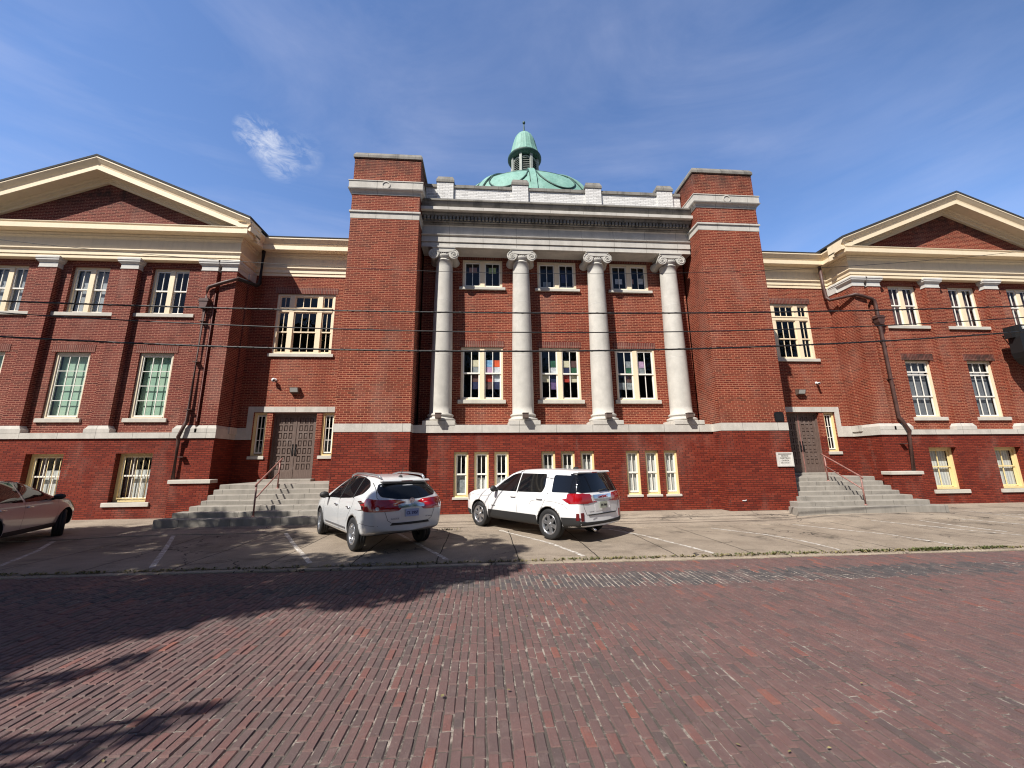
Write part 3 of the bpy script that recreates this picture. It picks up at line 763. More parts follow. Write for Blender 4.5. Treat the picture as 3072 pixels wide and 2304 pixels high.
for i, c in enumerate((-2.885, 0, 2.885)):
    x0, x1, z0, z1 = lw[i]; mid = 4.82
    bk = []
    xs_ = [(x0 + .11, c - .46), (c - .43, c - .11), (c + .11, c + .43), (c + .46, x1 - .11)]
    xs_ = [(x0 + .10, c - .40), (c - .38, c - .10), (c + .10, c + .38), (c + .40, x1 - .10)]
    for (cc, rr), mt in PAT[i].items():
        if rr < 3: ze = 5.60 - (rr) * .262; zb = ze - .25
        else: ze = 4.79 - (rr - 3) * .275; zb = ze - .265
        bk.append(('paper_sheet', mt, xs_[cc][0], xs_[cc][1], zb, ze, -.03 if rr < 3 else .0))
    window(x0, x1, z0, z1, RW + .03, [(x0 + .07, c - .085, mid - .02, z1 - .08, 2, 1, 0.), (c + .085, x1 - .07, mid - .02, z1 - .08, 2, 1, 0.), (x0 + .07, c - .085, z0 + .06, mid + .025, 2, 1, .03), (c + .085, x1 - .07, z0 + .06, mid + .025, 2, 1, .03)],
           'cream_paint', 'white_paint', mull=[(c - .085, c + .085)], sill=(c - .86, c + .86, 3.69, 3.82, RW - .09), head=(c - .82, c + .82, 5.80, 6.04, RW), backing=bk)
    x0, x1, z0, z1 = uw[i]
    window(x0, x1, z0, z1, RW + .03, [(x0 + .08, c - .085, z0 + .06, z1 - .09, 2, 1), (c + .085, x1 - .08, z0 + .06, z1 - .09, 2, 1)], 'cream_paint', 'white_paint', mull=[(c - .085, c + .085)], fr=.08,
           sill=(c - .87, c + .87, 8.06, 8.16, RW - .09), backing=[('paper_sheet', q[0], c + q[1], c + q[2], q[3], q[4], -.03) for q in UP[i]])
    if i < 3:
        q = MB(); q.box(c - .82, c + .82, RW - .008, RW + .05, 9.31, 9.55); q.build('flat_arch', 'soldier_brick', church)

# ---- the four columns
def make_column():
    prof = []
    z0, z1 = 3.27, 8.92
    for k in range(25):
        t_ = k / 24; r_ = .378 - .078 * (t_ ** 1.7)
        prof.append((r_, z0 + (z1 - z0) * t_))
    # drum joints
    def with_joint(p, zj):
        o = []
        for (r_, z) in p:
            o.append((r_, z))
        rj_ = np.interp(zj, [q[1] for q in p], [q[0] for q in p])
        o += [(rj_, zj - .011), (rj_ - .008, zj - .008), (rj_ - .008, zj + .004), (rj_, zj + .007)]
        return sorted(o, key=lambda q: q[1])
    prof = [(.405, 3.245), (.405, 3.262)] + prof + [(.318, 8.925), (.318, 8.955), (.302, 8.96), (.302, 8.99)]
    b = MB(); b.lathe(prof, 0, 0, 48)
    sh = b.build('column', 'column_stone', church)
    b = MB()
    for zj in (5.33, 7.36):
        rj_ = .378 - .078 * (((zj - z0) / (z1 - z0)) ** 1.7); b.lathe([(rj_ - .003, zj - .008), (rj_ + .0015, zj - .007), (rj_ + .0015, zj + .007), (rj_ - .003, zj + .008)], 0, 0, 48, cap=False)
    b.build('mortar_joint', 'cap_white', sh)
    b = MB(); pr = [(.50, 2.987)]
    for k in range(9):
        a = -math.pi / 2 + math.pi * k / 8; pr.append((.465 + .055 * math.cos(a), 3.045 + .055 * math.sin(a)))
    pr += [(.44, 3.105), (.42, 3.12), (.415, 3.14), (.43, 3.158)]
    for k in range(9):
        a = -math.pi / 2 + math.pi * k / 8; pr.append((.415 + .038 * math.cos(a), 3.205 + .038 * math.sin(a)))
    pr += [(.40, 3.246)]
    b.lathe(pr, 0, 0, 48); b.build('column_base', 'column_stone', sh)
    b = MB(); b.bbox(-.53, .53, -.53, .41, BT, 2.987, .012); b.build('plinth', 'limestone', sh)
    # Ionic capital
    b = MB()
    b.bbox(-.43, .43, -.40, .38, 9.355, 9.42, .008); b.box(-.40, .40, -.375, .36, 9.32, 9.355)
    b.box(-.36, .36, -.30, .30, 9.20, 9.32)
    b.lathe([(.30, 9.0), (.345, 9.06), (.365, 9.11), (.34, 9.16), (.30, 9.2)], 0, 0, 40)
    vz, vr = 9.125, .185
    for sx in (-1, 1):
        cx = sx * .365; n = 28
        prof_ = [(vr, -.36), (vr * .93, -.30), (vr * .66, -.08), (vr * .62, 0), (vr * .66, .08), (vr * .95, .34)]
        vs = []
        for (r_, y) in prof_: vs += [(cx + r_ * math.cos(6.2832 * k / n), y, vz + r_ * math.sin(6.2832 * k / n)) for k in range(n)]
        b.add(vs, [(i * n + k, i * n + (k + 1) % n, (i + 1) * n + (k + 1) % n, (i + 1) * n + k) for i in range(len(prof_) - 1) for k in range(n)], 0, True)
        b.add(vs[:n], [tuple(range(n))])
        sp_ = []
        for k in range(56):
            a = k / 55 * 2.6 * 2 * math.pi; r_ = vr * (1 - .02) * (.13 ** (k / 55)) + .004
            ang = math.pi / 2 - sx * a
            sp_.append((cx + r_ * math.cos(ang) * .97, -.362, vz + r_ * math.sin(ang) * .97))
        b.tube(sp_, [.020 - .010 * k / 55 for k in range(56)], 6)
        b.tube([(cx, -.385, vz), (cx, -.35, vz)], .026, 10)
    # the sagging band between the scrolls and the egg moulding
    top = [(-.36 + .72 * k / 16, 9.315) for k in range(17)]; bot = [(-.36 + .72 * k / 16, 9.225 - .035 * math.sin(math.pi * k / 16)) for k in range(17)]
    for y0, y1, g in ((-.372, -.30, 0.),):
        poly = bot + top[::-1]; b.prism(poly, 1, y0, y1)
    for k in range(-3, 4):
        b.add(*egg(k * .082, -.325, 9.15, .034, .045))
    b.build('capital', 'column_stone', sh)
    return sh
def egg(x, y, z, r_, h):
    vs = []; fs = []; n, m_ = 8, 5
    for i in range(m_ + 1):
        a = math.pi * i / m_
        for k in range(n): vs.append((x + r_ * math.sin(a) * math.cos(6.2832 * k / n), y + r_ * math.sin(a) * math.sin(6.2832 * k / n), z + h * math.cos(a)))
    for i in range(m_):
        for k in range(n): fs.append((i * n + k, i * n + (k + 1) % n, (i + 1) * n + (k + 1) % n, (i + 1) * n + k))
    return vs, fs
col0 = make_column()
for i, cx in enumerate((-4.305, -1.435, 1.435, 4.305)):
    if i == 0: c_ = col0
    else:
        c_ = col0.copy(); COL.objects.link(c_)
        for ch in list(col0.children):
            d_ = ch.copy(); COL.objects.link(d_); d_.parent = c_
    c_.location = (cx, .985, 0)

# ---- entablature between the pylons
b = MB(); AY = .70
b.box(-TA + .002, TA - .002, AY, RW + .3, 9.42, 9.60); b.box(-TA + .002, TA - .002, AY - .025, AY, 9.425, 9.425 + .001)
b.build('architrave', 'limestone', church)
b = MB()
prof = [(RW + .3, 9.60), (AY + .02, 9.60), (AY + .02, 9.635), (AY - .035, 9.635), (AY - .035, 9.82), (AY + .0, 9.825), (AY + .0, 9.865), (AY - .075, 9.895), (AY - .085, 9.93), (AY + .045, 9.965), (AY + .045, 10.30), (AY + .01, 10.33), (RW + .3, 10.33)]
b.sweep_x(prof, -TA + .002, TA - .002); b.build('frieze', 'limestone', church)
b = MB(); b.sweep_x([(RW, 10.33), (AY - .01, 10.33), (AY - .06, 10.37), (AY - .06, 10.40), (AY - .14, 10.40), (AY - .14, 10.42), (RW, 10.42)], -TA + .002, TA - .002)
b.box(-TA + .002, TA - .002, AY - .13, RW, 10.42, 10.58)
n = 76
for k in range(n):
    x = -TA + .06 + (2 * TA - .12) * (k + .5) / n; b.box(x - .042, x + .042, AY - .225, AY - .129, 10.44, 10.575)
b.sweep_x([(RW, 10.58), (AY - .235, 10.58), (AY - .24, 10.60), (AY - .27, 10.64), (AY - .275, 10.70), (RW, 10.70)], -TA + .002, TA - .002)
b.build('dentil_course', 'weathered_stone', church)
b = MB(); b.sweep_x([(RW, 10.701), (.33, 10.701), (.30, 10.69), (.27, 10.69), (.27, 10.81), (.31, 10.815), (RW, 10.815)], -TA + .002, TA - .002); b.build('corona', 'limestone', church)
b = MB(); b.sweep_x([(RW, 10.816), (.43, 10.816), (.42, 10.85), (.38, 10.90), (.33, 10.97), (.30, 11.03), (.295, 11.06), (.255, 11.065), (.255, 11.125), (RW, 11.22)], -TA + .002, TA - .002); b.build('cymatium', 'weathered_stone', church)
# painted brick parapet
PY = .95
b = MB(); b.box(-TA + .05, TA - .05, PY, PY + .3, 10.9, 12.10); pa = b.build('parapet', 'painted_brick', church)
piers = [-4.34, -1.43, 1.49, 4.42]
for x in piers:
    b = MB(); b.box(x - .315, x + .315, PY - .09, PY + .36, 10.9, 12.29); pp = b.build('parapet_pier', 'painted_brick', pa)
    b = MB(); vs = []
    for z, e in ((12.29, .03), (12.39, .03), (12.56, -.035)):
        vs += [(x - .315 - e, PY - .09 - e, z), (x + .315 + e, PY - .09 - e, z), (x + .315 + e, PY + .36 + e, z), (x - .315 - e, PY + .36 + e, z)]
    b.add(vs, [(4 * k + i, 4 * k + (i + 1) % 4, 4 * k + 4 + (i + 1) % 4, 4 * k + 4 + i) for k in range(2) for i in range(4)] + [(0, 3, 2, 1), (8, 9, 10, 11)]); b.build('pier_cap', 'weathered_stone', pp)
b = MB(); ends = [-TA + .05] + piers + [TA - .05]
for i in range(len(ends) - 1):
    a = ends[i] + (.315 if i else 0); c = ends[i + 1] - (.315 if i < len(ends) - 2 else 0); b.box(a, c, PY - .05, PY + .35, 12.10, 12.225)
b.build('coping', 'weathered_stone', pa)
# main block behind
b = MB(); b.box(-7.3, 7.3, 3.2, 21., -.4, 10.4); b.box(-7.2, 7.2, PY + .36, 21, 10.4, 11.7); b.build('nave', 'brick', church)

# ---- dome
DX, DY = 0., 11.4; DZ, DR = 13.4, 6.5
prof = []
for k in range(22):
    a = R_(-10) + R_(91) * k / 21
    if DR * math.cos(a) > .9: prof.append((DR * math.cos(a), DZ + DR * math.sin(a)))
b = MB(); b.lathe(prof, DX, DY, 96); dome = b.build('dome', 'copper_green', church)
b = MB()
def sph(a, e, rad=DR): return Vector((DX + rad * math.cos(e) * math.sin(a), DY - rad * math.cos(e) * math.cos(a), DZ + rad * math.sin(e)))
for k in range(12):
    a0 = R_(30 * k - 2)
    L = []
    for j in range(26):
        e = R_(2) + R_(79) * j / 25; wd = .16 / max(.12, math.cos(e)) / DR
        for sg, rad in ((-1, DR), (-1, DR + .10), (1, DR + .10), (1, DR)): L.append(sph(a0 + sg * wd, e, rad))
    b.add(L, [(4 * j + i, 4 * j + i + 1, 4 * j + 5 + i, 4 * j + 4 + i) for j in range(25) for i in range(3)])
b.build('rib', 'copper_green', dome)
b = MB()
for k in range(12):
    a0 = R_(30 * k - 2); wd = .17 / DR
    for sg in (-1, 1):
        b.tube([sph(a0 + sg * wd / math.cos(e), e, DR + .045) for e in [R_(26 + 55 * j / 12) for j in range(13)]], .032, 5)
    # scalloped foot of the panel
    L = []
    for j in range(17):
        q = -1 + 2 * j / 16; L.append(sph(a0 + R_(15) + q * R_(12.6), R_(43 - 20 * math.sqrt(max(0, 1 - q * q))), DR + .03))
    b.tube(L, .045, 5)
    for e in (44, 54, 65): b.tube([sph(a0 + R_(2.5 + 25 * j / 8), R_(e), DR + .004) for j in range(9)], .014, 4)
b.build('seam', 'copper_dark', dome)
# lantern
LZ = 19.7
b = MB(); n = 8
for k in range(n):
    a = R_(45 * k + 22.5)
    c0 = Vector((DX + .93 * math.cos(a), DY + .93 * math.sin(a), 0))
    u_ = Vector((-math.sin(a), math.cos(a), 0)) * .085; v_ = Vector((math.cos(a), math.sin(a), 0)) * .07
    vs = [c0 + sx * u_ + sy * v_ + Vector((0, 0, z)) for z in (LZ, 22.55) for sx, sy in ((-1, -1), (1, -1), (1, 1), (-1, 1))]
    b.add(vs, [(0, 3, 2, 1), (4, 5, 6, 7)] + [(i, (i + 1) % 4, 4 + (i + 1) % 4, 4 + i) for i in range(4)])
lan = b.build('lantern', 'louver_paint', church)
b = MB(); sl = MB()
for k in range(n):
    a = R_(45 * k); r0 = .86
    o_ = Vector((DX + r0 * math.cos(a), DY + r0 * math.sin(a), 0)); u_ = Vector((-math.sin(a), math.cos(a), 0)); v_ = Vector((math.cos(a), math.sin(a), 0))
    hw = .27
    b.add([o_ - u_ * hw * 1.35 - v_ * .12 + Vector((0, 0, LZ)), o_ + u_ * hw * 1.35 - v_ * .12 + Vector((0, 0, LZ)), o_ + u_ * hw * 1.35 - v_ * .12 + Vector((0, 0, 22.5)), o_ - u_ * hw * 1.35 - v_ * .12 + Vector((0, 0, 22.5))], [(0, 1, 2, 3)])
    # frame with an arched head
    top = 22.0
    def arch(w_, zt): return [o_ + u_ * (w_ * math.cos(R_(180 * j / 12))) + Vector((0, 0, zt + w_ * math.sin(R_(180 * j / 12)))) for j in range(13)]
    A_, B_ = arch(hw, top), arch(hw + .07, top)
    A_ = [o_ + u_ * hw + Vector((0, 0, LZ))] + A_ + [o_ - u_ * hw + Vector((0, 0, LZ))]; B_ = [o_ + u_ * (hw + .07) + Vector((0, 0, LZ))] + B_ + [o_ - u_ * (hw + .07) + Vector((0, 0, LZ))]
    m_ = len(A_)
    sl.add(A_ + B_ + [q - v_ * .08 for q in A_], [(i, i + 1, m_ + i + 1, m_ + i) for i in range(m_ - 1)] + [(i, i + 1, 2 * m_ + i + 1, 2 * m_ + i) for i in range(m_ - 1)])
    for j in range(17):
        z = LZ + .1 + j * .145
        w_ = hw if z < top else math.sqrt(max(0.002, hw * hw - (z - top) ** 2))
        if z > top + hw - .03: continue
        sl.add([o_ - u_ * w_ + Vector((0, 0, z)), o_ + u_ * w_ + Vector((0, 0, z)), o_ + u_ * w_ - v_ * .09 + Vector((0, 0, z + .09)), o_ - u_ * w_ - v_ * .09 + Vector((0, 0, z + .09)),
                o_ - u_ * w_ + Vector((0, 0, z - .015)), o_ + u_ * w_ + Vector((0, 0, z - .015))], [(0, 1, 2, 3), (4, 5, 1, 0)])
b.lathe([(.74, LZ), (.74, 22.5)], DX, DY, 24); b.build('louver_backing', 'copper_dark', lan, fix=False); sl.build('louver', 'louver_paint', lan, fix=False)
b = MB(); b.lathe([(.70, 22.42), (1.0, 22.45), (1.12, 22.50), (1.16, 22.58), (1.19, 22.62), (1.19, 22.70), (1.14, 22.74), (1.08, 22.78)], DX, DY, 48); b.build('lantern_eave', 'copper_dark', lan)
bp_ = [(1.12, 22.76), (1.02, 23.0), (.93, 23.3), (.86, 23.65), (.78, 24.0), (.69, 24.28), (.57, 24.52), (.42, 24.70), (.25, 24.83), (.12, 24.89)]
b = MB(); n = 64; vs = []
for i, (r_, z) in enumerate(bp_):
    for k in range(n):
        a = 6.2832 * k / n; rr = r_ * (1 + (.022 if k % 4 == 0 else 0)); vs.append((DX + rr * math.cos(a), DY + rr * math.sin(a), z))
b.add(vs, [(i * n + k, i * n + (k + 1) % n, (i + 1) * n + (k + 1) % n, (i + 1) * n + k) for i in range(len(bp_) - 1) for k in range(n)], 0, False); b.build('lantern_roof', 'copper_green', lan)
b = MB(); b.lathe([(.14, 24.86), (.14, 24.93), (.085, 24.96), (.055, 25.2), (.035, 25.62), (.03, 25.68)], DX, DY, 16)
b.lathe([(.02, 25.66), (.075, 25.70), (.105, 25.77), (.095, 25.84), (.05, 25.89), (.012, 25.91)], DX, DY, 16); b.build('finial', 'copper_dark', lan)
# ---- pavilions and wings
def flip(a, c): return (min(a, c), max(a, c))
def side_block(s, XC, YP, WC, pil, win):
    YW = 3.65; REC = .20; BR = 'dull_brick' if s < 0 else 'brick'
    def X(q): return s * (XC + q)
    LEN = 11.16
    WY = YP + REC
    hu = []; hl = []; hb = []
    for c in win:
        hu.append((*flip(X(c - .69), X(c + .69)), 7.40, 9.33)); hl.append((*flip(X(c - .62), X(c + .62)), 3.33, 5.83)); hb.append((*flip(X(c - .62), X(c + .62)), .37, 2.06))
    x0, x1 = flip(X(0), X(LEN))
    b = MB(); wall_y(b, x0, x1, BB, 9.6, WY, hu + hl, .14); quad(b, (X(.015), WY, BB), (X(.015), YW + 9, BB), (X(.015), YW + 9, 9.6), (X(.015), WY, 9.6))
    quad(b, (X(LEN - .015), WY, BB), (X(LEN - .015), YW + 9, BB), (X(LEN - .015), YW + 9, 9.6), (X(LEN - .015), WY, 9.6))
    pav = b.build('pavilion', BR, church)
    b = MB(); wall_y(b, x0, x1, -.6, BB, YP, hb, .30)
    for q in (0, LEN): quad(b, (X(q), YP, -.6), (X(q), YW + 9, -.6), (X(q), YW + 9, BB), (X(q), YP, BB))
    b.build('pavilion_base', 'basement_brick', pav)
    # pilasters
    for (a, c) in pil:
        xa, xc = flip(X(a), X(c)); q = MB()
        if a == 0: q.box(xa, xc, YP, YP + .95, 3.05, 9.16)
        else: q.box(xa, xc, YP, WY + .02, 3.05, 9.16)
        pl = q.build('pilaster', BR, pav)
        yb = YP + .95 if a == 0 else WY + .02
        q = MB(); vs = []
        for z, e in ((9.16, .02), (9.19, .02), (9.195, .008), (9.36, .008), (9.365, .03), (9.42, .075), (9.435, .09), (9.50, .09), (9.505, .11), (9.56, .11), (9.60, .095)):
            vs += [(xa - e, YP - e, z), (xc + e, YP - e, z), (xc + e, yb + (e if a == 0 else 0), z), (xa - e, yb + (e if a == 0 else 0), z)]
        m_ = len(vs) // 4
        q.add(vs, [(4 * k + i, 4 * k + (i + 1) % 4, 4 * k + 4 + (i + 1) % 4, 4 * k + 4 + i) for k in range(m_ - 1) for i in range(4)] + [(0, 3, 2, 1), tuple(4 * (m_ - 1) + i for i in range(4))]); q.build('pilaster_capital', 'cap_white', pl)
        q = MB(); vs = []
        for z, e in ((2.783, .12), (2.93, .12), (2.935, .09), (3.05, .012)):
            el = min(e, .056) if (a == 0 and s > 0) else e; er = min(e, .056) if (a == 0 and s < 0) else e
            yf_ = YP - .055 if z < 2.99 else YP - .012
            vs += [(xa - el, yf_, z), (xc + er, yf_, z), (xc + er, yb, z), (xa - el, yb, z)]
        q.add(vs, [(4 * k + i, 4 * k + (i + 1) % 4, 4 * k + 4 + (i + 1) % 4, 4 * k + 4 + i) for k in range(3) for i in range(4)] + [(0, 3, 2, 1), (12, 13, 14, 15)]); q.build('pilaster_base', 'limestone', pl)
    # rear pier on the side wall, towards the wing
    q = MB(); xa, xc = flip(X(-.0), X(.05)); q.box(xa - (.06 if s > 0 else 0), xc + (.06 if s < 0 else 0), YW - .42, YW - .02, 3.05, 9.16); q.build('side_pier', BR, pav)
    q = MB(); xa, xc = flip(X(-.08), X(.05)); q.box(xa, xc, YW - .47, YW - .01, 9.16, 9.58); q.build('side_pier_capital', 'cap_white', pav)
    q = MB(); xa, xc = flip(X(-.1), X(.05)); q.box(xa, xc, YW - .5, YW + .015, 2.783, 3.046); q.build('side_pier_base', 'limestone', pav)
    # belt course round the corner
    q = MB(); q.box(*flip(X(-.055), X(LEN)), YP - .055, YP + .3, BB, 2.79); q.box(*flip(X(-.055), X(.2)), YP + .3, YW + .02, BB, 2.79); q.build('belt_course', 'limestone', pav)
    # entablature: architrave with two bands, frieze, cornice (mitred at the corner)
    def band(name, e, z0, z1, mat, par=pav, top=None):
        b = MB(); e2 = top if top is not None else e
        xa = X(-e); xb = X(-e2)
        # front run
        vs = [(xa, YP - e, z0), (X(LEN + e), YP - e, z0), (X(LEN + e2), YP - e2, z1), (xb, YP - e2, z1)]
        b.add(vs, [(0, 1, 2, 3)])
        # side return to the wing, then along the wing to the pylon
        b.add([(xa, YP - e, z0), (xa, YW - e, z0), (xb, YW - e2, z1), (xb, YP - e2, z1)], [(0, 1, 2, 3)])
        b.add([(xa, YW - e, z0), (s * (TB - .2), YW - e, z0), (s * (TB - .2), YW - e2, z1), (xb, YW - e2, z1)], [(0, 1, 2, 3)])
        return b
    def cap_z(b, e0, e1, z):
        """horizontal ledge between offsets e0 and e1 at height z"""
        b.add([(X(-e0), YP - e0, z), (X(LEN + e0), YP - e0, z), (X(LEN + e1), YP - e1, z), (X(-e1), YP - e1, z)], [(0, 1, 2, 3)])
        b.add([(X(-e0), YP - e0, z), (X(-e0), YW - e0, z), (X(-e1), YW - e1, z), (X(-e1), YP - e1, z)], [(0, 1, 2, 3)])
        b.add([(X(-e0), YW - e0, z), (s * (TB - .2), YW - e0, z), (s * (TB - .2), YW - e1, z), (X(-e1), YW - e1, z)], [(0, 1, 2, 3)])
    def mould(name, prof, mat):
        b = MB()
        for (e0, z0), (e1, z1) in zip(prof, prof[1:]):
            if abs(z0 - z1) < 1e-6: cap_z(b, e0, e1, z0)
            else:
                q = band(name, e0, z0, z1, mat, top=e1); b.add(q.v, q.f)
        return b.build(name, mat, pav, fix=False)
    mould('architrave', [(-.2, 9.56), (.03, 9.56), (.03, 9.66), (.012, 9.665), (.012, 9.70), (.055, 9.70), (.055, 9.84), (.06, 9.845), (.115, 9.90), (.115, 9.945), (.0, 9.985)], 'cream_paint')
    mould('frieze', [(.0, 9.985), (.0, 10.40), (.03, 10.44), (.075, 10.47), (.075, 10.51), (.12, 10.56), (.12, 10.60)], 'cream_render')
    mould('cornice', [(.12, 10.60), (.40, 10.60), (.43, 10.585), (.43, 10.765), (.395, 10.77), (.395, 10.80), (.41, 10.83), (.43, 10.85), (.43, 10.87), (.30, 10.90)], 'cream_paint')
    # cyma and roof edge: only on the side and the wing (the gable has its own above)
    b = MB()
    for (e0, z0), (e1, z1) in zip([(.40, 10.80), (.41, 10.85), (.45, 10.90), (.52, 10.99), (.545, 11.02), (.545, 11.08)], [(.41, 10.85), (.45, 10.90), (.52, 10.99), (.545, 11.02), (.545, 11.08), (.0, 11.12)]):
        b.add([(X(-e0), YP - .43, z0), (X(-e0), YW - e0, z0), (X(-e1), YW - e1, z1), (X(-e1), YP - .43, z1)], [(0, 1, 2, 3)])
        b.add([(X(-e0), YW - e0, z0), (s * (TB - .2), YW - e0, z0), (s * (TB - .2), YW - e1, z1), (X(-e1), YW - e1, z1)], [(0, 1, 2, 3)])
    b.build('eaves_moulding', 'cream_paint', pav, fix=False)
    b = MB(); b.box(*flip(X(-.56), s * (TB - .2)), YW - .56, YW + 9, 11.085, 11.13); b.build('wing_roof', 'roof_shingle', pav)
    # pediment
    c0 = WC - XC; slope = .412
    zb = 10.885
    b = MB(); za = 13.02; hw = (za - 11.0) / slope + .1
    b.add([(X(c0 - hw), WY + .02, za - slope * hw), (X(c0 + hw), WY + .02, za - slope * hw), (X(c0), WY + .02, za + .02)], [(0, 1, 2)]); b.build('tympanum', BR, pav)
    b = MB(); b.box(*flip(X(-.30), X(LEN + .3)), YP - .36, WY + .4, 10.86, 10.90); b.build('pediment_ledge', 'roof_felt', pav)
    half = LEN / 2 + .545
    def rake(prof, name, mat):
        """profile (out from wall plane YP, height normal offset measured vertically from the apex line)"""
        b = MB(); n_ = len(prof)
        for sg in (-1, 1):
            top = []; bot = []
            for (e, dz_) in prof:
                y = YP - e
                top.append((X(c0), y, 13.20 + dz_)); bot.append((X(c0 + sg * half), y, 13.20 + dz_ - slope * half))
            b.add(top + bot, [(i, (i + 1) % n_, n_ + (i + 1) % n_, n_ + i) for i in range(n_)] + [tuple(range(n_, 2 * n_))])
        return b.build(name, mat, pav)
    rake([(-.30, -.20), (-.13, -.20), (-.13, -.10), (-.05, -.09), (-.05, .0), (.02, .02), (.02, .10), (-.30, .10)], 'raking_bed_moulding', 'cream_paint')
    rake([(-.30, .04), (.37, .04), (.40, .015), (.40, .19), (.365, .195), (.365, .235), (-.30, .235)], 'raking_fascia', 'cream_paint')
    rake([(-.30, .235), (.37, .235), (.385, .29), (.425, .34), (.49, .43), (.515, .46), (.515, .515), (-.30, .515)], 'raking_cyma', 'cream_paint')
    b = MB()
    for sg in (-1, 1):
        h2 = half + .02
        vs = []
        for (x_, z_) in ((c0, 13.72), (c0 + sg * h2, 13.72 - slope * h2)):
            for y in (YP - .53, YW + 9): vs += [(X(x_), y, z_), (X(x_), y, z_ + .085)]
        b.add(vs, [(0, 2, 6, 4), (1, 5, 7, 3), (0, 4, 5, 1), (2, 3, 7, 6), (4, 6, 7, 5)])
    b.build('gable_roof', 'roof_shingle', pav)
    # pavilion windows
    for i, c in enumerate(win):
        a, d_, e, h = hu[i]; m_ = (a + d_) / 2; zm = 8.40
        L = [(a + .075, m_ - .09, zm - .02, h - .09, 2, 1, 0.), (m_ + .09, d_ - .075, zm - .02, h - .09, 2, 1, 0.), (a + .075, m_ - .09, e + .055, zm + .02, 2, 1, .03), (m_ + .09, d_ - .075, e + .055, zm + .02, 2, 1, .03)]
        bk = [('window_backing', 'backing_pale', a + .1, d_ - .1, 7.5, 9.2, .05)] if (s < 0 and i > 0) else ([('window_backing', 'sheet_brown', a + .1, d_ - .1, 7.5, 9.2, .05)] if s > 0 else None)  # plain sheet behind the panes gives them a flat tone
        window(a, d_, e, h, WY + (.11 if s < 0 else .09), L, 'cream_paint', 'white_paint', mull=[(m_ - .09, m_ + .09)], sill=(m_ - 1.13, m_ + 1.13, 7.265, 7.40, WY - .07), fr=.075, backing=bk)
        a, d_, e, h = hl[i]; m_ = (a + d_) / 2
        if s < 0:
            L = [(a + .09, d_ - .09, e + .07, h - .1, 3, 4)]; bk = [('window_backing', 'blind_green', a + .1, d_ - .1, e + .05, h - .1, .05)]
        else:
            L = [(a + .05, d_ - .11, 5.30, h - .06, 3, 1, 0), (a + .05, d_ - .11, 4.22, 5.22, 3, 1, .0), (a + .05, d_ - .11, e + .06, 4.26, 3, 1, .03)]; bk = [('window_backing', 'backing_slate', a + .06, d_ - .1, e + .05, h - .05, .06)]  # right side: slate sheet greys the panes from behind
        window(a, d_, e, h, WY + (.06 if s < 0 else .10), L, 'cream_render' if s < 0 else 'cream_paint', 'white_paint', sill=(m_ - .76, m_ + .76, 3.19, 3.33, WY - .07), fr=.09 if s < 0 else .07, head=(m_ - .755, m_ + .755, 5.83, 6.12, WY), backing=bk)
        a, d_, e, h = hb[i]; m_ = (a + d_) / 2
        if s < 0:
            L = [(a + .10, d_ - .10, 1.25, h - .1, 3, 1, 0.), (a + .10, d_ - .10, e + .10, 1.29, 3, 1, .03)]
            window(a, d_, e, h, YP + .20, L, 'yellow_paint', 'white_paint', sill=(m_ - .77, m_ + .77, .23, .37, YP - .06), fr=.10, backing=[('curtain', 'curtain_white', m_ - .2, d_ - .1, e + .08, 1.5, .05), ('curtain', 'sheet_brown', a + .1, m_ - .2, e + .08, h - .1, .06)], bars=(5, a + .12, d_ - .10, e + .09, h - .09))
        else:
            L = [(a + .07, d_ - .14, 1.25, h - .1, 2, 1, 0.), (a + .07, d_ - .14, e + .10, 1.29, 2, 1, .03)]
            window(a, d_, e, h, YP + .20, L, 'yellow_paint', 'yellow_paint', sill=(m_ - .77, m_ + .77, .23, .37, YP - .06), fr=.10, backing=[('curtain', 'curtain_white', a + .1, d_ - .12, e + .08, h - .1, .03)])
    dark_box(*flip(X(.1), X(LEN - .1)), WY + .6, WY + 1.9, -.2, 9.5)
    # ---- wing with its doorway
    C = {1: 11.14, -1: -10.38}[s]
    hw_ = (C - 1.20, C + 1.20, 6.11, 8.77); hd = (C - .855, C + .855, 1.05, 3.66); sl_ = [(C - 1.58, C - 1.07, 1.95, 3.67), (C + 1.07, C + 1.58, 1.95, 3.67)]
    xa, xb = flip(s * (TB - .05), X(.0))
    b = MB(); wall_y(b, xa, xb, BB, 9.6, YW, [hw_, (hd[0], hd[1], BB, hd[3]), *[(q[0], q[1], BB, q[3]) for q in sl_]], .14); wing = b.build('wing', 'brick', church)
    b = MB(); wall_y(b, xa, xb, -.5, BB, YW, [(hd[0], hd[1], hd[2], BB), *[(q[0], q[1], q[2], BB) for q in sl_]], .14)
    b.build('wing_base', 'basement_brick', wing)
    # deeper door reveal
    q = MB(); quad(q, (hd[0], YW + .14, hd[2]), (hd[0], YW + .34, hd[2]), (hd[0], YW + .34, hd[3]), (hd[0], YW + .14, hd[3])); quad(q, (hd[1], YW + .14, hd[2]), (hd[1], YW + .34, hd[2]), (hd[1], YW + .34, hd[3]), (hd[1], YW + .14, hd[3])); quad(q, (hd[0], YW + .14, hd[3]), (hd[1], YW + .14, hd[3]), (hd[1], YW + .34, hd[3]), (hd[0], YW + .34, hd[3])); q.build('door_reveal', 'pink_rail', wing, fix=False)
    # lintel with turned-down end stone, belt
    q = MB(); q.box(C - 1.80, C + 1.80, YW - .03, YW + .1, 3.68, 3.90)
    for sg in (-1, 1):
        q.box(*flip(C + sg * 1.80, C + sg * 1.585), YW - .03, YW + .1, BB, 3.68)
    q.build('door_lintel', 'limestone', wing)
    q = MB(); q.box(*flip(C + s * 1.80, X(-.05)), YW - .05, YW + .1, BB, 3.05); q.build('belt_course', 'limestone', wing)
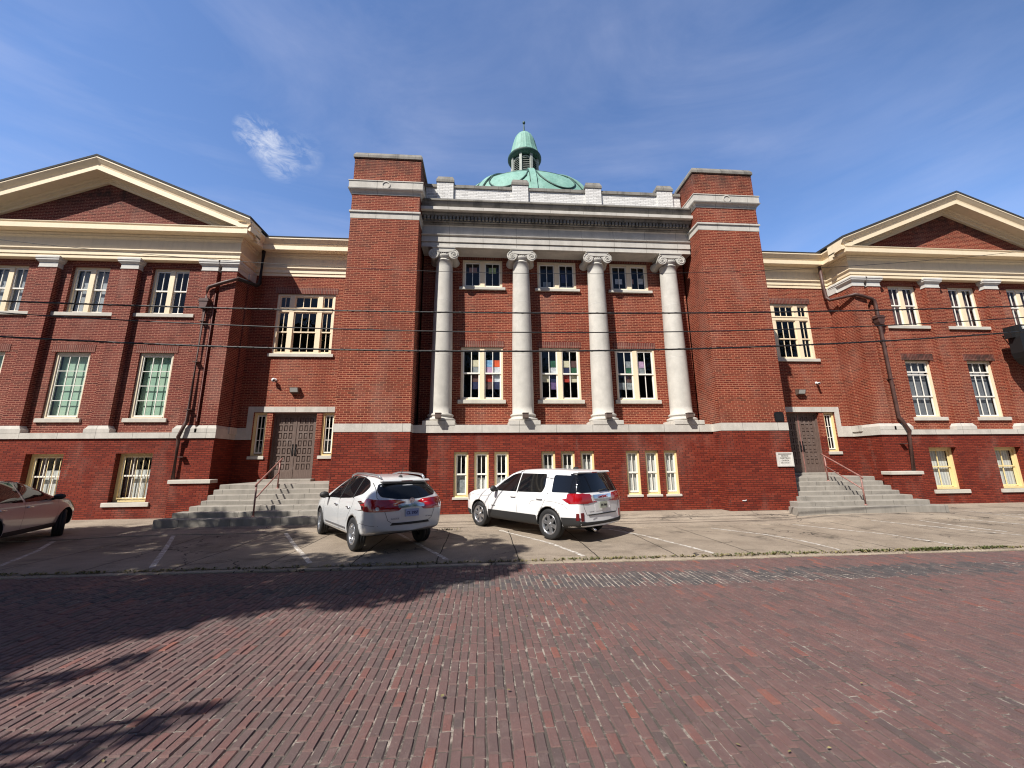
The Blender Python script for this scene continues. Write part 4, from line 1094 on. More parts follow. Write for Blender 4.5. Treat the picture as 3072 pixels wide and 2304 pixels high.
    # door: frame and two leaves with small square panels
    q = MB(); fy = YW + .16
    q.box(hd[0], hd[0] + .07, fy, fy + .12, hd[2], hd[3]); q.box(hd[1] - .07, hd[1], fy, fy + .12, hd[2], hd[3]); q.box(hd[0] + .07, hd[1] - .07, fy, fy + .12, hd[3] - .08, hd[3])
    df = q.build('door_frame', 'wood_door', wing)
    for sg in (-1, 1):
        a, d_ = flip(C + sg * .006, C + sg * .785); z0, z1 = 1.06, 3.58; q = MB(); dy = fy + .05
        q.box(a, d_, dy + .03, dy + .07, z0, z1)
        cols, rows = 3, 7; mx, mz0, mz1 = .09, .32, .07; cw = (d_ - a - 2 * mx) / cols; rh = (z1 - mz1 - z0 - mz0) / rows; st = .032
        xsx = [a] + [a + mx + cw * k + t_ for k in range(cols) for t_ in (st, cw - st)] + [d_]; zsz = [z0] + [z0 + mz0 + rh * k + t_ for k in range(rows) for t_ in (st * 1.1, rh - st * 1.1)] + [z1]
        for i in range(len(xsx) - 1):
            for j in range(len(zsz) - 1):
                if i % 2 == 1 and j % 2 == 1:
                    x_0, x_1, z_0, z_1 = xsx[i], xsx[i + 1], zsz[j], zsz[j + 1]
                    for (p0, p1) in (((x_0, z_0), (x_1, z_0)), ((x_1, z_0), (x_1, z_1)), ((x_1, z_1), (x_0, z_1)), ((x_0, z_1), (x_0, z_0))): quad(q, (p0[0], dy, p0[1]), (p1[0], dy, p1[1]), (p1[0], dy + .03, p1[1]), (p0[0], dy + .03, p0[1]))
                    q.box(x_0 + .03, x_1 - .03, dy + .012, dy + .03, z_0 + .035, z_1 - .035)
                else: quad(q, (xsx[i], dy, zsz[j]), (xsx[i + 1], dy, zsz[j]), (xsx[i + 1], dy, zsz[j + 1]), (xsx[i], dy, zsz[j + 1]))
        dr = q.build('door', 'wood_door', wing, fix=False)
        q = MB(); hx = C + sg * .06
        q.box(hx - .022, hx + .022, dy - .012, dy, 1.95, 2.42); q.tube([(hx, dy - .02, 2.28), (hx, dy - .06, 2.22), (hx, dy - .07, 2.12), (hx, dy - .05, 2.02), (hx, dy - .01, 1.98)], .012, 6); q.lathe([(.022, 2.36), (.026, 2.40)], hx, dy - .015, 10); q.build('door_handle', 'black_metal', dr)
    q = MB(); q.box(C - .022, C + .022, fy + .035, fy + .06, 1.06, 3.58); q.build('meeting_stile', 'pink_rail' if s > 0 else 'wood_door', df)
    for k, h in enumerate(sl_):
        a, d_, e, z1 = h; window(a, d_, e, z1, YW + .07, [(a + .09, d_ - .09, e + .10, z1 - .10, 2, 3)], 'yellow_paint', 'white_paint', sill=(a - .05, d_ + .05, 1.83, 1.95, YW - .05), fr=.08, inset=.05)
    a, d_, e, h = hw_; zt = 8.06; zm = 7.08
    m1, m2 = a + .53, a + .72; m3, m4 = d_ - .72, d_ - .53
    L = []
    for (p0, p1, cc) in ((a + .10, m1, 2), (m2, m3, 3), (m4, d_ - .10, 2)):
        L += [(p0, p1, zt + .08, h - .10, cc, 1, .0), (p0, p1, zm - .02, zt - .09, cc, 1, .0), (p0, p1, e + .07, zm + .02, cc, 1, .03)]
    o = window(a, d_, e, h, YW + .05, L, 'cream_paint', 'cream_paint', mull=[(m1, m2), (m3, m4)], fr=.10, sill=(C - 1.31, C + 1.31, 5.98, 6.11, YW - .07), head=(C - 1.29, C + 1.29, 8.77, 9.05, YW))
    q = MB(); q.box(a + .1, d_ - .1, YW + .03, YW + .15, zt - .09, zt + .08); q.box(a + .1, d_ - .1, YW + .01, YW + .04, zt + .05, zt + .085); q.build('transom_bar', 'cream_paint', o)
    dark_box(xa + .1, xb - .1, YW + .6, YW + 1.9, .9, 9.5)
    # brick pier beside the steps
    q = MB(); pa_, pb_ = flip(X(-.30), X(1.10)); q.box(pa_ + .05, pb_ - .05, YP - .33, YP + .02, -.5, 1.0); pier = q.build('step_pier', 'basement_brick', pav)
    q = MB(); q.bbox(pa_, pb_, YP - .38, YP + .02, 1.0, 1.125, .012); q.build('pier_cap', 'sill_stone', pier)
    return pav
side_block(-1, 12.60, 2.50, 18.20, [(0, .58), (.74, 1.34), (3.70, 4.33), (6.63, 7.28), (9.58, 10.2), (10.5, 11.16)], [2.63, 5.59, 8.54])
side_block(1, 13.48, 2.45, 19.04, [(0, .56), (.72, 1.32), (3.52, 4.20), (6.46, 7.14), (9.58, 10.2), (10.5, 11.16)], [2.60, 5.56, 8.52])
# downspouts, part of the building
def pipe(path, r_=.055): b = MB(); b.tube(path, r_, 10); return b
dsp = pipe([(-12.22, 3.40, 10.58), (-12.24, 3.42, 9.1), (-12.28, 3.30, 8.95), (-12.48, 2.38, 8.80)], .075); d1 = dsp.build('downspout', 'grey_pipe', church)
dsp = pipe([(-12.42, 2.40, 8.82), (-13.0, 2.40, 8.63), (-13.50, 2.40, 8.44), (-13.56, 2.40, 8.36), (-13.56, 2.40, 7.9), (-13.56, 2.40, 3.2), (-13.60, 2.36, 3.06), (-13.72, 2.32, 2.62), (-13.74, 2.38, 2.5), (-13.74, 2.40, 1.14)], .062)
for z in (7.0, 5.4, 3.6, 1.9): dsp.box(-13.65, -13.47, 2.33, 2.5, z, z + .03)
d2 = dsp.build('downspout', 'rust_pipe', church)
b = MB(); b.prism([(-13.72, 7.92), (-13.40, 7.92), (-13.40, 7.80), (-13.43, 7.62), (-13.48, 7.5), (-13.64, 7.5), (-13.69, 7.62), (-13.72, 7.80)], 1, 2.28, 2.5); b.box(-13.75, -13.37, 2.26, 2.5, 7.80, 7.85); b.build('rain_hopper', 'rust_pipe', d2)
dsp = pipe([(13.03, 3.42, 10.58), (13.05, 3.42, 9.55), (13.10, 3.40, 9.0), (13.14, 3.28, 8.83), (13.36, 2.60, 8.74), (13.45, 2.36, 8.72), (13.7, 2.35, 8.66), (14.18, 2.35, 8.52), (14.28, 2.35, 8.42), (14.30, 2.35, 8.2), (14.30, 2.35, 3.3), (14.40, 2.32, 3.15), (14.58, 2.28, 2.72), (14.60, 2.36, 2.5), (14.50, 2.36, 1.14)], .068)
for z in (6.6, 4.9, 2.2): dsp.box(14.21, 14.40, 2.28, 2.46, z, z + .03)
d3 = dsp.build('downspout', 'rust_pipe', church)
b = MB(); b.prism([(14.14, 7.72), (14.46, 7.72), (14.46, 7.60), (14.43, 7.42), (14.38, 7.30), (14.22, 7.30), (14.17, 7.42), (14.14, 7.60)], 1, 2.23, 2.46); b.box(14.11, 14.49, 2.21, 2.46, 7.60, 7.65); b.build('rain_hopper', 'rust_pipe', d3)
b = MB(); b.box(-13.30, -13.275, 2.47, 2.5, 3.2, 8.2); b.build('conduit', 'pink_rail', church)

# ------------------------------------------------------------------ things on and before the church
ZT = [.978, .832, .694, .55, .421, .286, .150]
YF = [1.36, 1.015, .67, .325, -.02, -.365, -.71]
def steps2(s, outer, inner, label):
    """each step is one solid slab course; the lowest three return round the pylon"""
    t_ = thing('stone_steps', label, 'steps', (s * 9.5, 0, 0))
    for j in range(7):
        zb = ZT[j + 1] - .03 if j < 6 else -.35
        back = 3.63 if j == 0 else YF[j - 1] + .03
        a, c = flip(s * inner[j], s * outer[j]); b = MB(); n = 2 + j // 2
        cuts = [a] + [a + (c - a) * (k + rj.uniform(-.22, .22)) / n for k in range(1, n)] + [c]
        for k in range(n):
            p0, p1 = cuts[k] + .002, cuts[k + 1] - .002; y0 = YF[j] + rj.uniform(-.005, .005); zt = ZT[j] + rj.uniform(-.003, .003)
            # where it passes the pylon the slab stops at the brick face
            if back > -.005 and min(abs(p0), abs(p1)) < TB:
                lo, hi = (p0, p1) if s > 0 else (p0, p1)
                if s > 0:
                    if y0 < -.01: b.bbox(lo, TB + .004, y0, -.004, zb, zt, .014)
                    b.bbox(TB + .004, hi, y0, back, zb, zt, .014)
                else:
                    if y0 < -.01: b.bbox(-TB - .004, hi, y0, -.004, zb, zt, .014)
                    b.bbox(lo, -TB - .004, y0, back, zb, zt, .014)
            else: b.bbox(p0, p1, y0, back, zb, zt, .014)
        b.build('step', 'granite', t_)
    C = {1: 11.14, -1: -10.38}[s]
    b = MB(); b.bbox(C - .98, C + .98, 3.28, 3.80, .95, 1.068, .012); b.build('threshold', 'granite', t_)
    return t_
steps2(-1, [11.49, 11.44, 11.38, 11.33, 11.41, 11.61, 11.83], [7.50, 7.50, 7.50, 7.50, 7.42, 7.16, 6.84], 'grey granite steps half in tree shade, leading up to the left brown double door')
steps2(1, [11.71, 11.64, 11.56, 11.46, 11.52, 11.70, 11.89], [7.50, 7.50, 7.50, 7.50, 7.42, 7.16, 6.84], 'sunlit grey granite steps leading up to the right double door beside the white stone plaque')
def handrail(p0, p1, side, label):
    """p0 foot of the lower post, p1 foot of the upper post"""
    t_ = thing('handrail', label, 'handrail', p0)
    p0, p1 = Vector(p0), Vector(p1); h0, h1 = .90, .91
    a, c = p0 + Vector((0, 0, h0)), p1 + Vector((0, 0, h1)); d_ = (c - a).normalized()
    for q, h in ((p0, h0), (p1, h1)):
        b = MB(); b.tube([q, q + Vector((0, 0, h))], .024, 10); b.lathe([(.055, q.z), (.055, q.z + .012), (.03, q.z + .03)], q.x, q.y, 12); b.build('post', 'pink_rail', t_)
    b = MB(); e0 = a - d_ * .07; e1 = c + d_ * .20
    b.tube([e0 + Vector((0, 0, -.05)), e0, a, c, e1], .024, 10); b.build('top_rail', 'pink_rail', t_)
    b = MB(); b.tube([p0 + Vector((0, 0, .50)), p1 + Vector((0, 0, .52))], .021, 10); b.build('lower_rail', 'pink_rail', t_)
    return t_
handrail((-9.40, -.37, .150), (-9.64, 1.34, .832), -1, 'rusty pink pipe handrail on the half shaded steps to the left door')
handrail((9.44, -.37, .150), (9.84, 1.34, .832), 1, 'rusty pink pipe handrail on the sunlit steps to the right door')

# floodlights at the feet of the columns
fl = ['first column from the left', 'second column from the left', 'third column from the left', 'rightmost column']
for i, cx in enumerate((-4.305, -1.435, 1.435, 4.305)):
    x = cx + (.0, .01, -.03, -.06)[i]
    t_ = thing('floodlight', 'small bronze floodlight at the foot of the ' + fl[i], 'floodlight', (x, .30, 3.03), 'floodlights at the feet of the columns')
    b = MB(); b.prism([(.22, 3.06), (.38, 3.03), (.40, 3.20), (.21, 3.21)], 0, x - .095, x + .095); b.build('housing', 'bronze_box', t_)
    b = MB(); b.box(x - .105, x + .105, .195, .41, 3.205, 3.222); b.build('hood', 'bronze_box', t_)
    b = MB(); b.box(x - .03, x + .03, .38, .56, 3.03, 3.07); b.box(x - .03, x + .03, .52, .56, 2.985, 3.05); b.build('bracket', 'black_metal', t_)
# wall packs and cameras above the doors
for (x, lb) in ((-10.44, 'grey box wall lamp on the brick above the left double door'), (11.22, 'grey box wall lamp on the brick above the right double door')):
    t_ = thing('wall_lamp', lb, 'wall lamp', (x, 3.65, 4.55))
    b = MB(); b.prism([(3.648, 4.44), (3.50, 4.47), (3.44, 4.66), (3.648, 4.70)], 0, x - .17, x + .17); b.build('lamp_housing', 'bronze_box', t_)
    b = MB(); b.prism([(3.495, 4.485), (3.435, 4.645), (3.43, 4.645), (3.488, 4.48)], 0, x - .145, x + .145); b.build('lamp_lens', 'lamp_glass', t_)
for (x, z, lb, sgn) in ((-11.28, 4.97, 'white dome camera on the shaded brick left of the wall lamp over the left door', 1), (12.11, 4.96, 'white bullet camera on the sunlit brick right of the wall lamp over the right door', -1)):
    t_ = thing('security_camera', lb, 'security camera', (x, 3.65, z))
    b = MB(); b.tube([(x, 3.648, z + .03), (x, 3.62, z + .03)], .06, 16); b.tube([(x, 3.62, z + .03), (x, 3.56, z)], .022, 8); b.build('mount', 'white_plastic', t_)
    if sgn > 0:
        b = MB(); b.add(*egg(x, 3.50, z, .085, .085)); b.sm = [True] * len(b.f); b.build('camera_head', 'white_plastic', t_)
        b = MB(); b.add(*egg(x + .035, 3.44, z - .02, .042, .042)); b.build('camera_lens', 'black_metal', t_)
    else:
        b = MB(); b.tube([(x + .02, 3.60, z + .01), (x - .09, 3.40, z - .03)], .05, 14); b.build('camera_head', 'white_plastic', t_)
        b = MB(); b.tube([(x - .09, 3.40, z - .03), (x - .096, 3.39, z - .032)], .036, 14); b.build('camera_lens', 'black_metal', t_)
# plaques on the right pylon
t_ = thing('stone_plaque', 'white stone plaque with four carved lines set low in the brick beside the right steps', 'plaque', (7.22, 0, 1.39))
b = MB(); b.box(6.925, 7.49, -.02, .05, 1.39, 1.85); b.build('slab', 'cap_white', t_)
b = MB()
for (a, c, e, h) in ((6.925, 7.49, 1.81, 1.852), (6.925, 7.49, 1.388, 1.43), (6.925, 6.972, 1.43, 1.81), (7.443, 7.49, 1.43, 1.81)): b.box(a, c, -.042, -.019, e, h)
b.build('raised_border', 'cap_white', t_)
for z, tx, sz in ((1.735, 'SECOND', .062), (1.662, 'PRESBYTERIAN', .056), (1.585, 'CHURCH', .062)): text('carved_letters', tx, sz, 'letter_grey', (7.208, -.0235, z), FRONT, t_, .002)
b = MB()
for k, (a, c) in enumerate(((-.15, -.055), (-.035, .005), (.03, .07), (.095, .15))):
    for j in range(max(1, int((c - a) / .02))):
        x = 7.208 + a + j * .02; b.box(x, x + .011, -.0235, -.019, 1.49, 1.528)
b.build('worn_letters', 'letter_grey', t_)
t_ = thing('metal_plaque', 'small black plaque with scrolled edge on the brick above the stone belt', 'plaque', (7.22, 0, 2.86))
b = MB(); po = []
for k in range(60):
    a = 6.2832 * k / 60; c_, s_ = math.cos(a), math.sin(a); rx = .165 * (abs(c_) ** .35) * (1 if c_ > 0 else -1); rz = .165 * (abs(s_) ** .35) * (1 if s_ > 0 else -1)
    po.append((7.215 + rx + .008 * math.sin(6 * a), 3.04 + rz + .010 * math.cos(8 * a)))
b.prism(po, 1, -.028, .0); b.build('plaque_plate', 'black_metal', t_)
b = MB()
for k in range(7): b.box(7.10, 7.33, -.031, -.027, 3.13 - k * .03, 3.138 - k * .03)
b.build('cast_lines', 'black_trim', t_)
# black sign over the pavilion's side entrance (cut by the frame)
t_ = thing('hanging_sign', 'black sign with white capital letters standing out from the brick at the far right edge', 'sign', (20.3, 2.45, 5.7))
po = [(19.74, 7.14), (19.66, 6.62), (19.64, 5.95), (19.70, 5.72), (19.86, 5.52), (20.10, 5.40), (21.6, 5.36), (22.2, 5.46), (22.42, 5.75), (22.42, 7.14)]
b = MB(); b.prism([(x, z) for x, z in po], 1, 1.55, 1.95); b.build('sign_box', 'black_board', t_)
b = MB(); b.prism([(19.74, 7.142), (19.52, 7.09), (19.52, 6.6), (19.655, 6.62)], 1, 1.70, 1.95); b.build('side_panel', 'black_board', t_)
text('sign_letters', 'SEC', .17, 'letter_white', (19.84, 1.545, 7.00), FRONT, t_, .004, 'LEFT', 1.0, .004)
b = MB()
for x in (20.2, 21.6): b.tube([(x, 1.9, 6.9), (x, 2.70, 6.9)], .03, 8)
b.build('bracket', 'black_metal', t_)
# small hose bib and fixing low on the wall
b = MB(); b.box(5.56, 5.70, -.015, .0, .31, .335); b.tube([(5.68, 0, .34), (5.68, -.025, .345), (5.68, -.028, .33)], .009, 6); tag(b.build('pipe_stub', 'white_plastic'), 'short pale pipe stub low on the brick of the right pylon, left of the steps', 'pipe')

# overhead cables
def cable(pts, r_, label, y=-3.8, seed=0, lash=False):
    """pts: (2212-wide picture column, row) pairs only used to find the real height along a line parallel to the street"""
    xs_, zs_ = [], []
    for u, v in pts:
        q = CF + CR * ((u * 1.38879 - 1536) / 1180.58) - CU * ((v * 1.38879 - 1152) / 1180.58); t_ = (y - CAM.y) / q.y; w_ = CAM + q * t_; xs_.append(w_.x); zs_.append(w_.z)
    co = np.polyfit(xs_, zs_, 2)
    co[0] = max(co[0], .0008)
    b = MB(); path = [(x, y, float(np.polyval(co, x))) for x in frange(-24, 24, 120)]; b.tube(path, r_, 8)
    if lash:
        r = random.Random(seed)
        hel = []
        for k in range(2400):
            x = -24 + 48 * k / 2399; a = k * .38; hel.append((x, y + math.cos(a) * r_ * 1.05, float(np.polyval(co, x)) + math.sin(a) * r_ * 1.05))
        b.tube(hel, .005, 4)
    return tag(b.build('overhead_cable', 'cable'), label, 'cable', 'overhead cables along the street')
cable([(0, 650), (720, 671), (1480, 676), (2212, 661)], .017, 'thick black overhead cable, highest of the three thick ones crossing the columns', seed=1, lash=True)
cable([(0, 675), (720, 712), (1480, 715), (2212, 686)], .013, 'black overhead cable running in the middle of the three thick ones', seed=2)
cable([(0, 727), (720, 755), (1480, 754), (2212, 716)], .019, 'thick black overhead cable, lowest of all, crossing the tall column windows', seed=3, lash=True)
cable([(0, 517), (520, 566), (900, 585), (1480, 590), (1700, 580), (2212, 543)], .0055, 'single thin wire high above the thick cables', y=-3.7, seed=4)
# ------------------------------------------------------------------ cars
def interp(tab, x):
    return float(np.interp(x, [q[0] for q in tab], [q[1] for q in tab]))
def rounded(poly, r=.03, n=4):
    out = []; m_ = len(poly)
    for i in range(m_):
        p0, p1, p2 = Vector(poly[i - 1][:2]), Vector(poly[i][:2]), Vector(poly[(i + 1) % m_][:2])
        rr = poly[i][2] if len(poly[i]) > 2 else r
        a, c = (p0 - p1), (p2 - p1); k = min(rr, a.length * .45, c.length * .45)
        A, B = p1 + a.normalized() * k, p1 + c.normalized() * k
        for j in range(n + 1):
            t_ = j / n; out.append(tuple(A * (1 - t_) ** 2 + p1 * 2 * t_ * (1 - t_) + B * t_ ** 2))
    return out
class Car:
    def __init__(s, name, label, cat, spec):
        s.t = thing(name, label, cat, (0, 0, 0), world=False); s.sp = spec; sp = spec
        xs = sp['xs']; V = []; rows = []
        for x in xs:
            zt = interp(sp['top'], x); zb = interp(sp['bot'], x); W_ = interp(sp['wid'], x); be = min(interp(sp['belt'], x), zt - .05); wr = min(interp(sp['roofw'], x), W_ * .97)
            up = zt - be
            k = min(1., up / .45)
            wr_ = W_ * .90 * (1 - k) + wr * k
            wm = W_ * .975 * (1 - k) + (W_ * .965 * .45 + wr * .55) * k
            pts = [(0, zb), (W_ * .55, zb), (W_ * .90, zb + .01), (W_ * .965, zb + .07), (W_ * .985, zb + (be - zb) * .36), (W_, zb + (be - zb) * .62), (W_ * .992, zb + (be - zb) * .84), (W_ * .965, be), (W_ * .955, be + up * .06),
                   (wm, be + up * .52), (wr_, be + up * .86), (wr_ * .93, be + up * .955), (wr_ * .62, zt - .008), (0, zt)]
            rows.append(pts)
        m_ = len(rows[0]); full = 2 * m_ - 2
        V = []
        for i, x in enumerate(xs):
            def sh(z): return x + (sp['rear'](z) if x < 0 else 0) * sp['wr'](x) + (sp['front'](z) if x > 1 else 0) * sp['wf'](x)
            for j in range(m_): V.append((sh(rows[i][j][1]), rows[i][j][0], rows[i][j][1]))
            for j in range(m_ - 2, 0, -1): V.append((sh(rows[i][j][1]), -rows[i][j][0], rows[i][j][1]))
        F = []; n = len(xs)
        for i in range(n - 1):
            for j in range(full): F.append((i * full + j, i * full + (j + 1) % full, (i + 1) * full + (j + 1) % full, (i + 1) * full + j))
        # end caps as cross strips with a slight bulge
        for (i, sg, bul) in ((0, -1, sp.get('rbulge', .06)), (n - 1, 1, sp.get('fbulge', .14))):
            ids = []
            for j in range(m_):
                a = i * full + j; c = i * full + ((full - j) % full)
                if j in (0, m_ - 1): ids.append([a] * 5); continue
                y = V[a][1]; row = [a]
                for f in (.5, 0, -.5):
                    row.append(len(V)); V.append((V[a][0] + sg * bul * (1 - f * f), y * f, V[a][2]))
                row.append(c); ids.append(row)
            for j in (0, m_ - 1): V[ids[j][0]] = (V[ids[j][0]][0] + sg * bul * .9, V[ids[j][0]][1], V[ids[j][0]][2])
            for j in range(m_ - 1):
                for k in range(4):
                    f = [ids[j][k], ids[j][k + 1], ids[j + 1][k + 1], ids[j + 1][k]]
                    g = [];
                    for q in f:
                        if q not in g: g.append(q)
                    if len(g) > 2: F.append(tuple(g))
        me = bpy.data.meshes.new('body'); me.from_pydata(V, [], F)
        bm = bmesh.new(); bm.from_mesh(me); bmesh.ops.recalc_face_normals(bm, faces=bm.faces); bm.to_mesh(me); bm.free()
        o = bpy.data.objects.new('body', me); COL.objects.link(o)
        md = o.modifiers.new('s', 'SUBSURF'); md.levels = 2; md.render_levels = 2
        dg = bpy.context.evaluated_depsgraph_get(); me2 = bpy.data.meshes.new_from_object(o.evaluated_get(dg)); o.modifiers.clear(); o.data = me2; me2.name = 'body'
        s.bvh = BVHTree.FromPolygons([v.co for v in me2.vertices], [tuple(p.vertices) for p in me2.polygons])
        # wheel arches
        ra = sp['arch']; hole = MB()
        for ax in (0, sp['wb']):
            for sg in (-1, 1):
                n_ = 40; vs = []
                for yy in (sg * .50, sg * 1.3): vs += [(ax + ra * math.cos(6.2832 * k / n_), yy, sp['rw'] + .0 + ra * math.sin(6.2832 * k / n_)) for k in range(n_)]
                hole.add(vs, [tuple(range(n_)), tuple(range(n_, 2 * n_))] + [(k, (k + 1) % n_, n_ + (k + 1) % n_, n_ + k) for k in range(n_)])
        ho = hole.build('hole', 'black_trim')
        md = o.modifiers.new('b', 'BOOLEAN'); md.operation = 'DIFFERENCE'; md.object = ho; md.solver = 'EXACT'
        me2.materials.append(M[sp['paint']]); me2.materials.append(M['black_trim'])
        dg = bpy.context.evaluated_depsgraph_get(); me3 = bpy.data.meshes.new_from_object(o.evaluated_get(dg)); o.modifiers.clear(); o.data = me3; bpy.data.objects.remove(ho)
        me3.materials.clear(); me3.materials.append(M[sp['paint']]); me3.materials.append(M['black_trim'])
        for p in me3.polygons:
            c = p.center; p.use_smooth = True; p.material_index = 0
            inside = any(math.hypot(c.x - ax, c.z - sp['rw']) < ra + .004 for ax in (0, sp['wb'])) and abs(c.y) > .45 and abs(c.y) < 1.2
            if inside and (abs(p.normal.y) < .25 or abs(c.y) < .55): p.material_index = 1; p.use_smooth = False
            if c.z < sp.get('zblack', .0) : p.material_index = 1
        if 'black_glass' in sp:
            me3.materials.append(M['car_glass'])
            for p in me3.polygons:
                if p.material_index == 0 and sp['black_glass'](p.center): p.material_index = 2
        me3.name = 'body'; o.parent = s.t; s.body = o
    def hit(s, a, z, axis, sg):
        if axis == 'y': org, d_ = Vector((a, sg * 3, z)), Vector((0, -sg, 0))
        elif axis == 'x': org, d_ = Vector((sg * 5 + (1 if sg > 0 else 0) * 2, a, z)), Vector((-sg, 0, 0))
        else: org, d_ = Vector((a, z, 4)), Vector((0, 0, -1))
        h = s.bvh.ray_cast(org, d_)
        if h[0] is None:
            h = s.bvh.find_nearest(org + d_ * (2.2 if axis == 'y' else 4.2)); 
        return h[0], h[1]
    def patch(s, name, poly, axis, sg, mat, off=.006, parent=None, step=.05, r=.03, skirt=.014):
        pts = rounded(poly, r) if r else [tuple(q[:2]) for q in poly]
        # densify the outline
        out = []
        for i in range(len(pts)):
            p0, p1 = Vector(pts[i]), Vector(pts[(i + 1) % len(pts)]); k = max(1, int((p1 - p0).length / step))
            out += [p0.lerp(p1, j / k) for j in range(k)]
        nb = len(out); xs_ = [q.x for q in out]; ys_ = [q.y for q in out]
        inner = []
        def inside(q):
            c = False; j = nb - 1
            for i in range(nb):
                a, e = out[i], out[j]
                if (a.y > q[1]) != (e.y > q[1]) and q[0] < (e.x - a.x) * (q[1] - a.y) / (e.y - a.y) + a.x: c = not c
                j = i
            return c
        x = min(xs_) + step * .5
        while x < max(xs_):
            y = min(ys_) + step * .5
            while y < max(ys_):
                if inside((x, y)) and min((Vector((x, y)) - q).length for q in out) > step * .35: inner.append(Vector((x, y)))
                y += step
            x += step
        res = geometry.delaunay_2d_cdt(out + inner, [(i, (i + 1) % nb) for i in range(nb)], [list(range(nb))], 1, 1e-5)
        vv, ff, orig = res[0], res[2], res[3]
        V = []; Nn = []
        for q in vv:
            h, n = s.hit(q.x, q.y, axis, sg)
            if axis == 'y' and n.y * sg < 0: n = -n
            if axis == 'x' and n.x * sg < 0: n = -n
            V.append(h + n * off); Nn.append(n)
        b = MB(); b.add(V, [tuple(f) for f in ff], 0, True)
        if skirt:
            bd = [None] * nb
            for i, og in enumerate(orig):
                for q in og:
                    if q < nb: bd[q] = i
            bd = [q for q in bd if q is not None]; k = len(bd)
            b.add([V[q] for q in bd] + [V[q] - Nn[q] * skirt for q in bd], [(i, (i + 1) % k, k + (i + 1) % k, k + i) for i in range(k)])
        o = b.build(name, mat, fix=True); o.parent = parent or s.t
        return o
    def line(s, pts, axis, sg, w_=.007, mat='gap_black', off=.0025, name='panel_gap', parent=None):
        """thin shut line following the body"""
        P_ = [Vector(q) for q in pts]; fine = []
        for i in range(len(P_) - 1):
            k = max(1, int((P_[i + 1] - P_[i]).length / .04)); fine += [P_[i].lerp(P_[i + 1], j / k) for j in range(k)]
        fine.append(P_[-1]); V = []
        for i, q in enumerate(fine):
            t_ = (fine[min(i + 1, len(fine) - 1)] - fine[max(i - 1, 0)]).normalized(); n2 = Vector((-t_.y, t_.x)) * w_ / 2
            for k in (1, -1):
                h, n = s.hit(q.x + n2.x * k, q.y + n2.y * k, axis, sg)
                if axis == 'y' and n.y * sg < 0: n = -n
                if axis == 'x' and n.x * sg < 0: n = -n
                V.append(h + n * off)
        b = MB(); b.add(V, [(2 * i, 2 * i + 1, 2 * i + 3, 2 * i + 2) for i in range(len(fine) - 1)], 0, True)
        o = b.build(name, mat, fix=False); o.parent = parent or s.body; return o
    def mesh(s, name, b, mat, parent=None, mtx=None, weld=False):
        o = b.build(name, mat); o.parent = parent or s.t
        if mtx is not None: o.matrix_local = mtx
        return o
    def wheel(s, x, sg, steer=0., spokes=5, split=True):
        R0, w_ = s.sp['rw'], .215; rr = s.sp['rim']
        yc = sg * (s.sp['track'] / 2)
        b = MB(); n = 56
        prof = [(rr - .01, -.085), (rr + .015, -.10), (rr + .05, -.108), (R0 - .035, -.106), (R0 - .010, -.092), (R0 - .001, -.070), (R0, -.03), (R0 - .006, -.028), (R0 - .006, -.022), (R0, -.02), (R0, .02), (R0 - .006, .022), (R0 - .006, .028), (R0, .03), (R0 - .001, .070), (R0 - .010, .092), (R0 - .035, .106), (rr + .05, .108), (rr + .015, .10), (rr - .01, .085), (rr - .03, .0)]
        vs = []
        for (r_, y) in prof: vs += [(r_ * math.cos(6.2832 * k / n), y, r_ * math.sin(6.2832 * k / n)) for k in range(n)]
        m_ = len(prof)
        b.add(vs, [(i * n + k, i * n + (k + 1) % n, ((i + 1) % m_) * n + (k + 1) % n, ((i + 1) % m_) * n + k) for i in range(m_) for k in range(n)], 0, True)
        o = s.mesh('wheel', b, 'tyre_rubber', None, Matrix.Translation((x, yc, R0)) @ Matrix.Rotation(steer, 4, 'Z'))
        b = MB(); F = sg
        def ringm(pr):
            vs = []
            for (r_, y) in pr: vs += [(r_ * math.cos(6.2832 * k / n), y * F, r_ * math.sin(6.2832 * k / n)) for k in range(n)]
            b.add(vs, [(i * n + k, i * n + (k + 1) % n, (i + 1) * n + (k + 1) % n, (i + 1) * n + k) for i in range(len(pr) - 1) for k in range(n)], 0, True)
        ringm([(rr - .035, -.02), (rr - .03, .07), (rr - .012, .092), (rr + .008, .104), (rr + .012, .098)])
        vs = [(.055 * math.cos(6.2832 * k / 20), .078 * F, .055 * math.sin(6.2832 * k / 20)) for k in range(20)] + [(.075 * math.cos(6.2832 * k / 20), .055 * F, .075 * math.sin(6.2832 * k / 20)) for k in range(20)]
        b.add(vs, [tuple(range(20))] + [(k, (k + 1) % 20, 20 + (k + 1) % 20, 20 + k) for k in range(20)], 0, False)
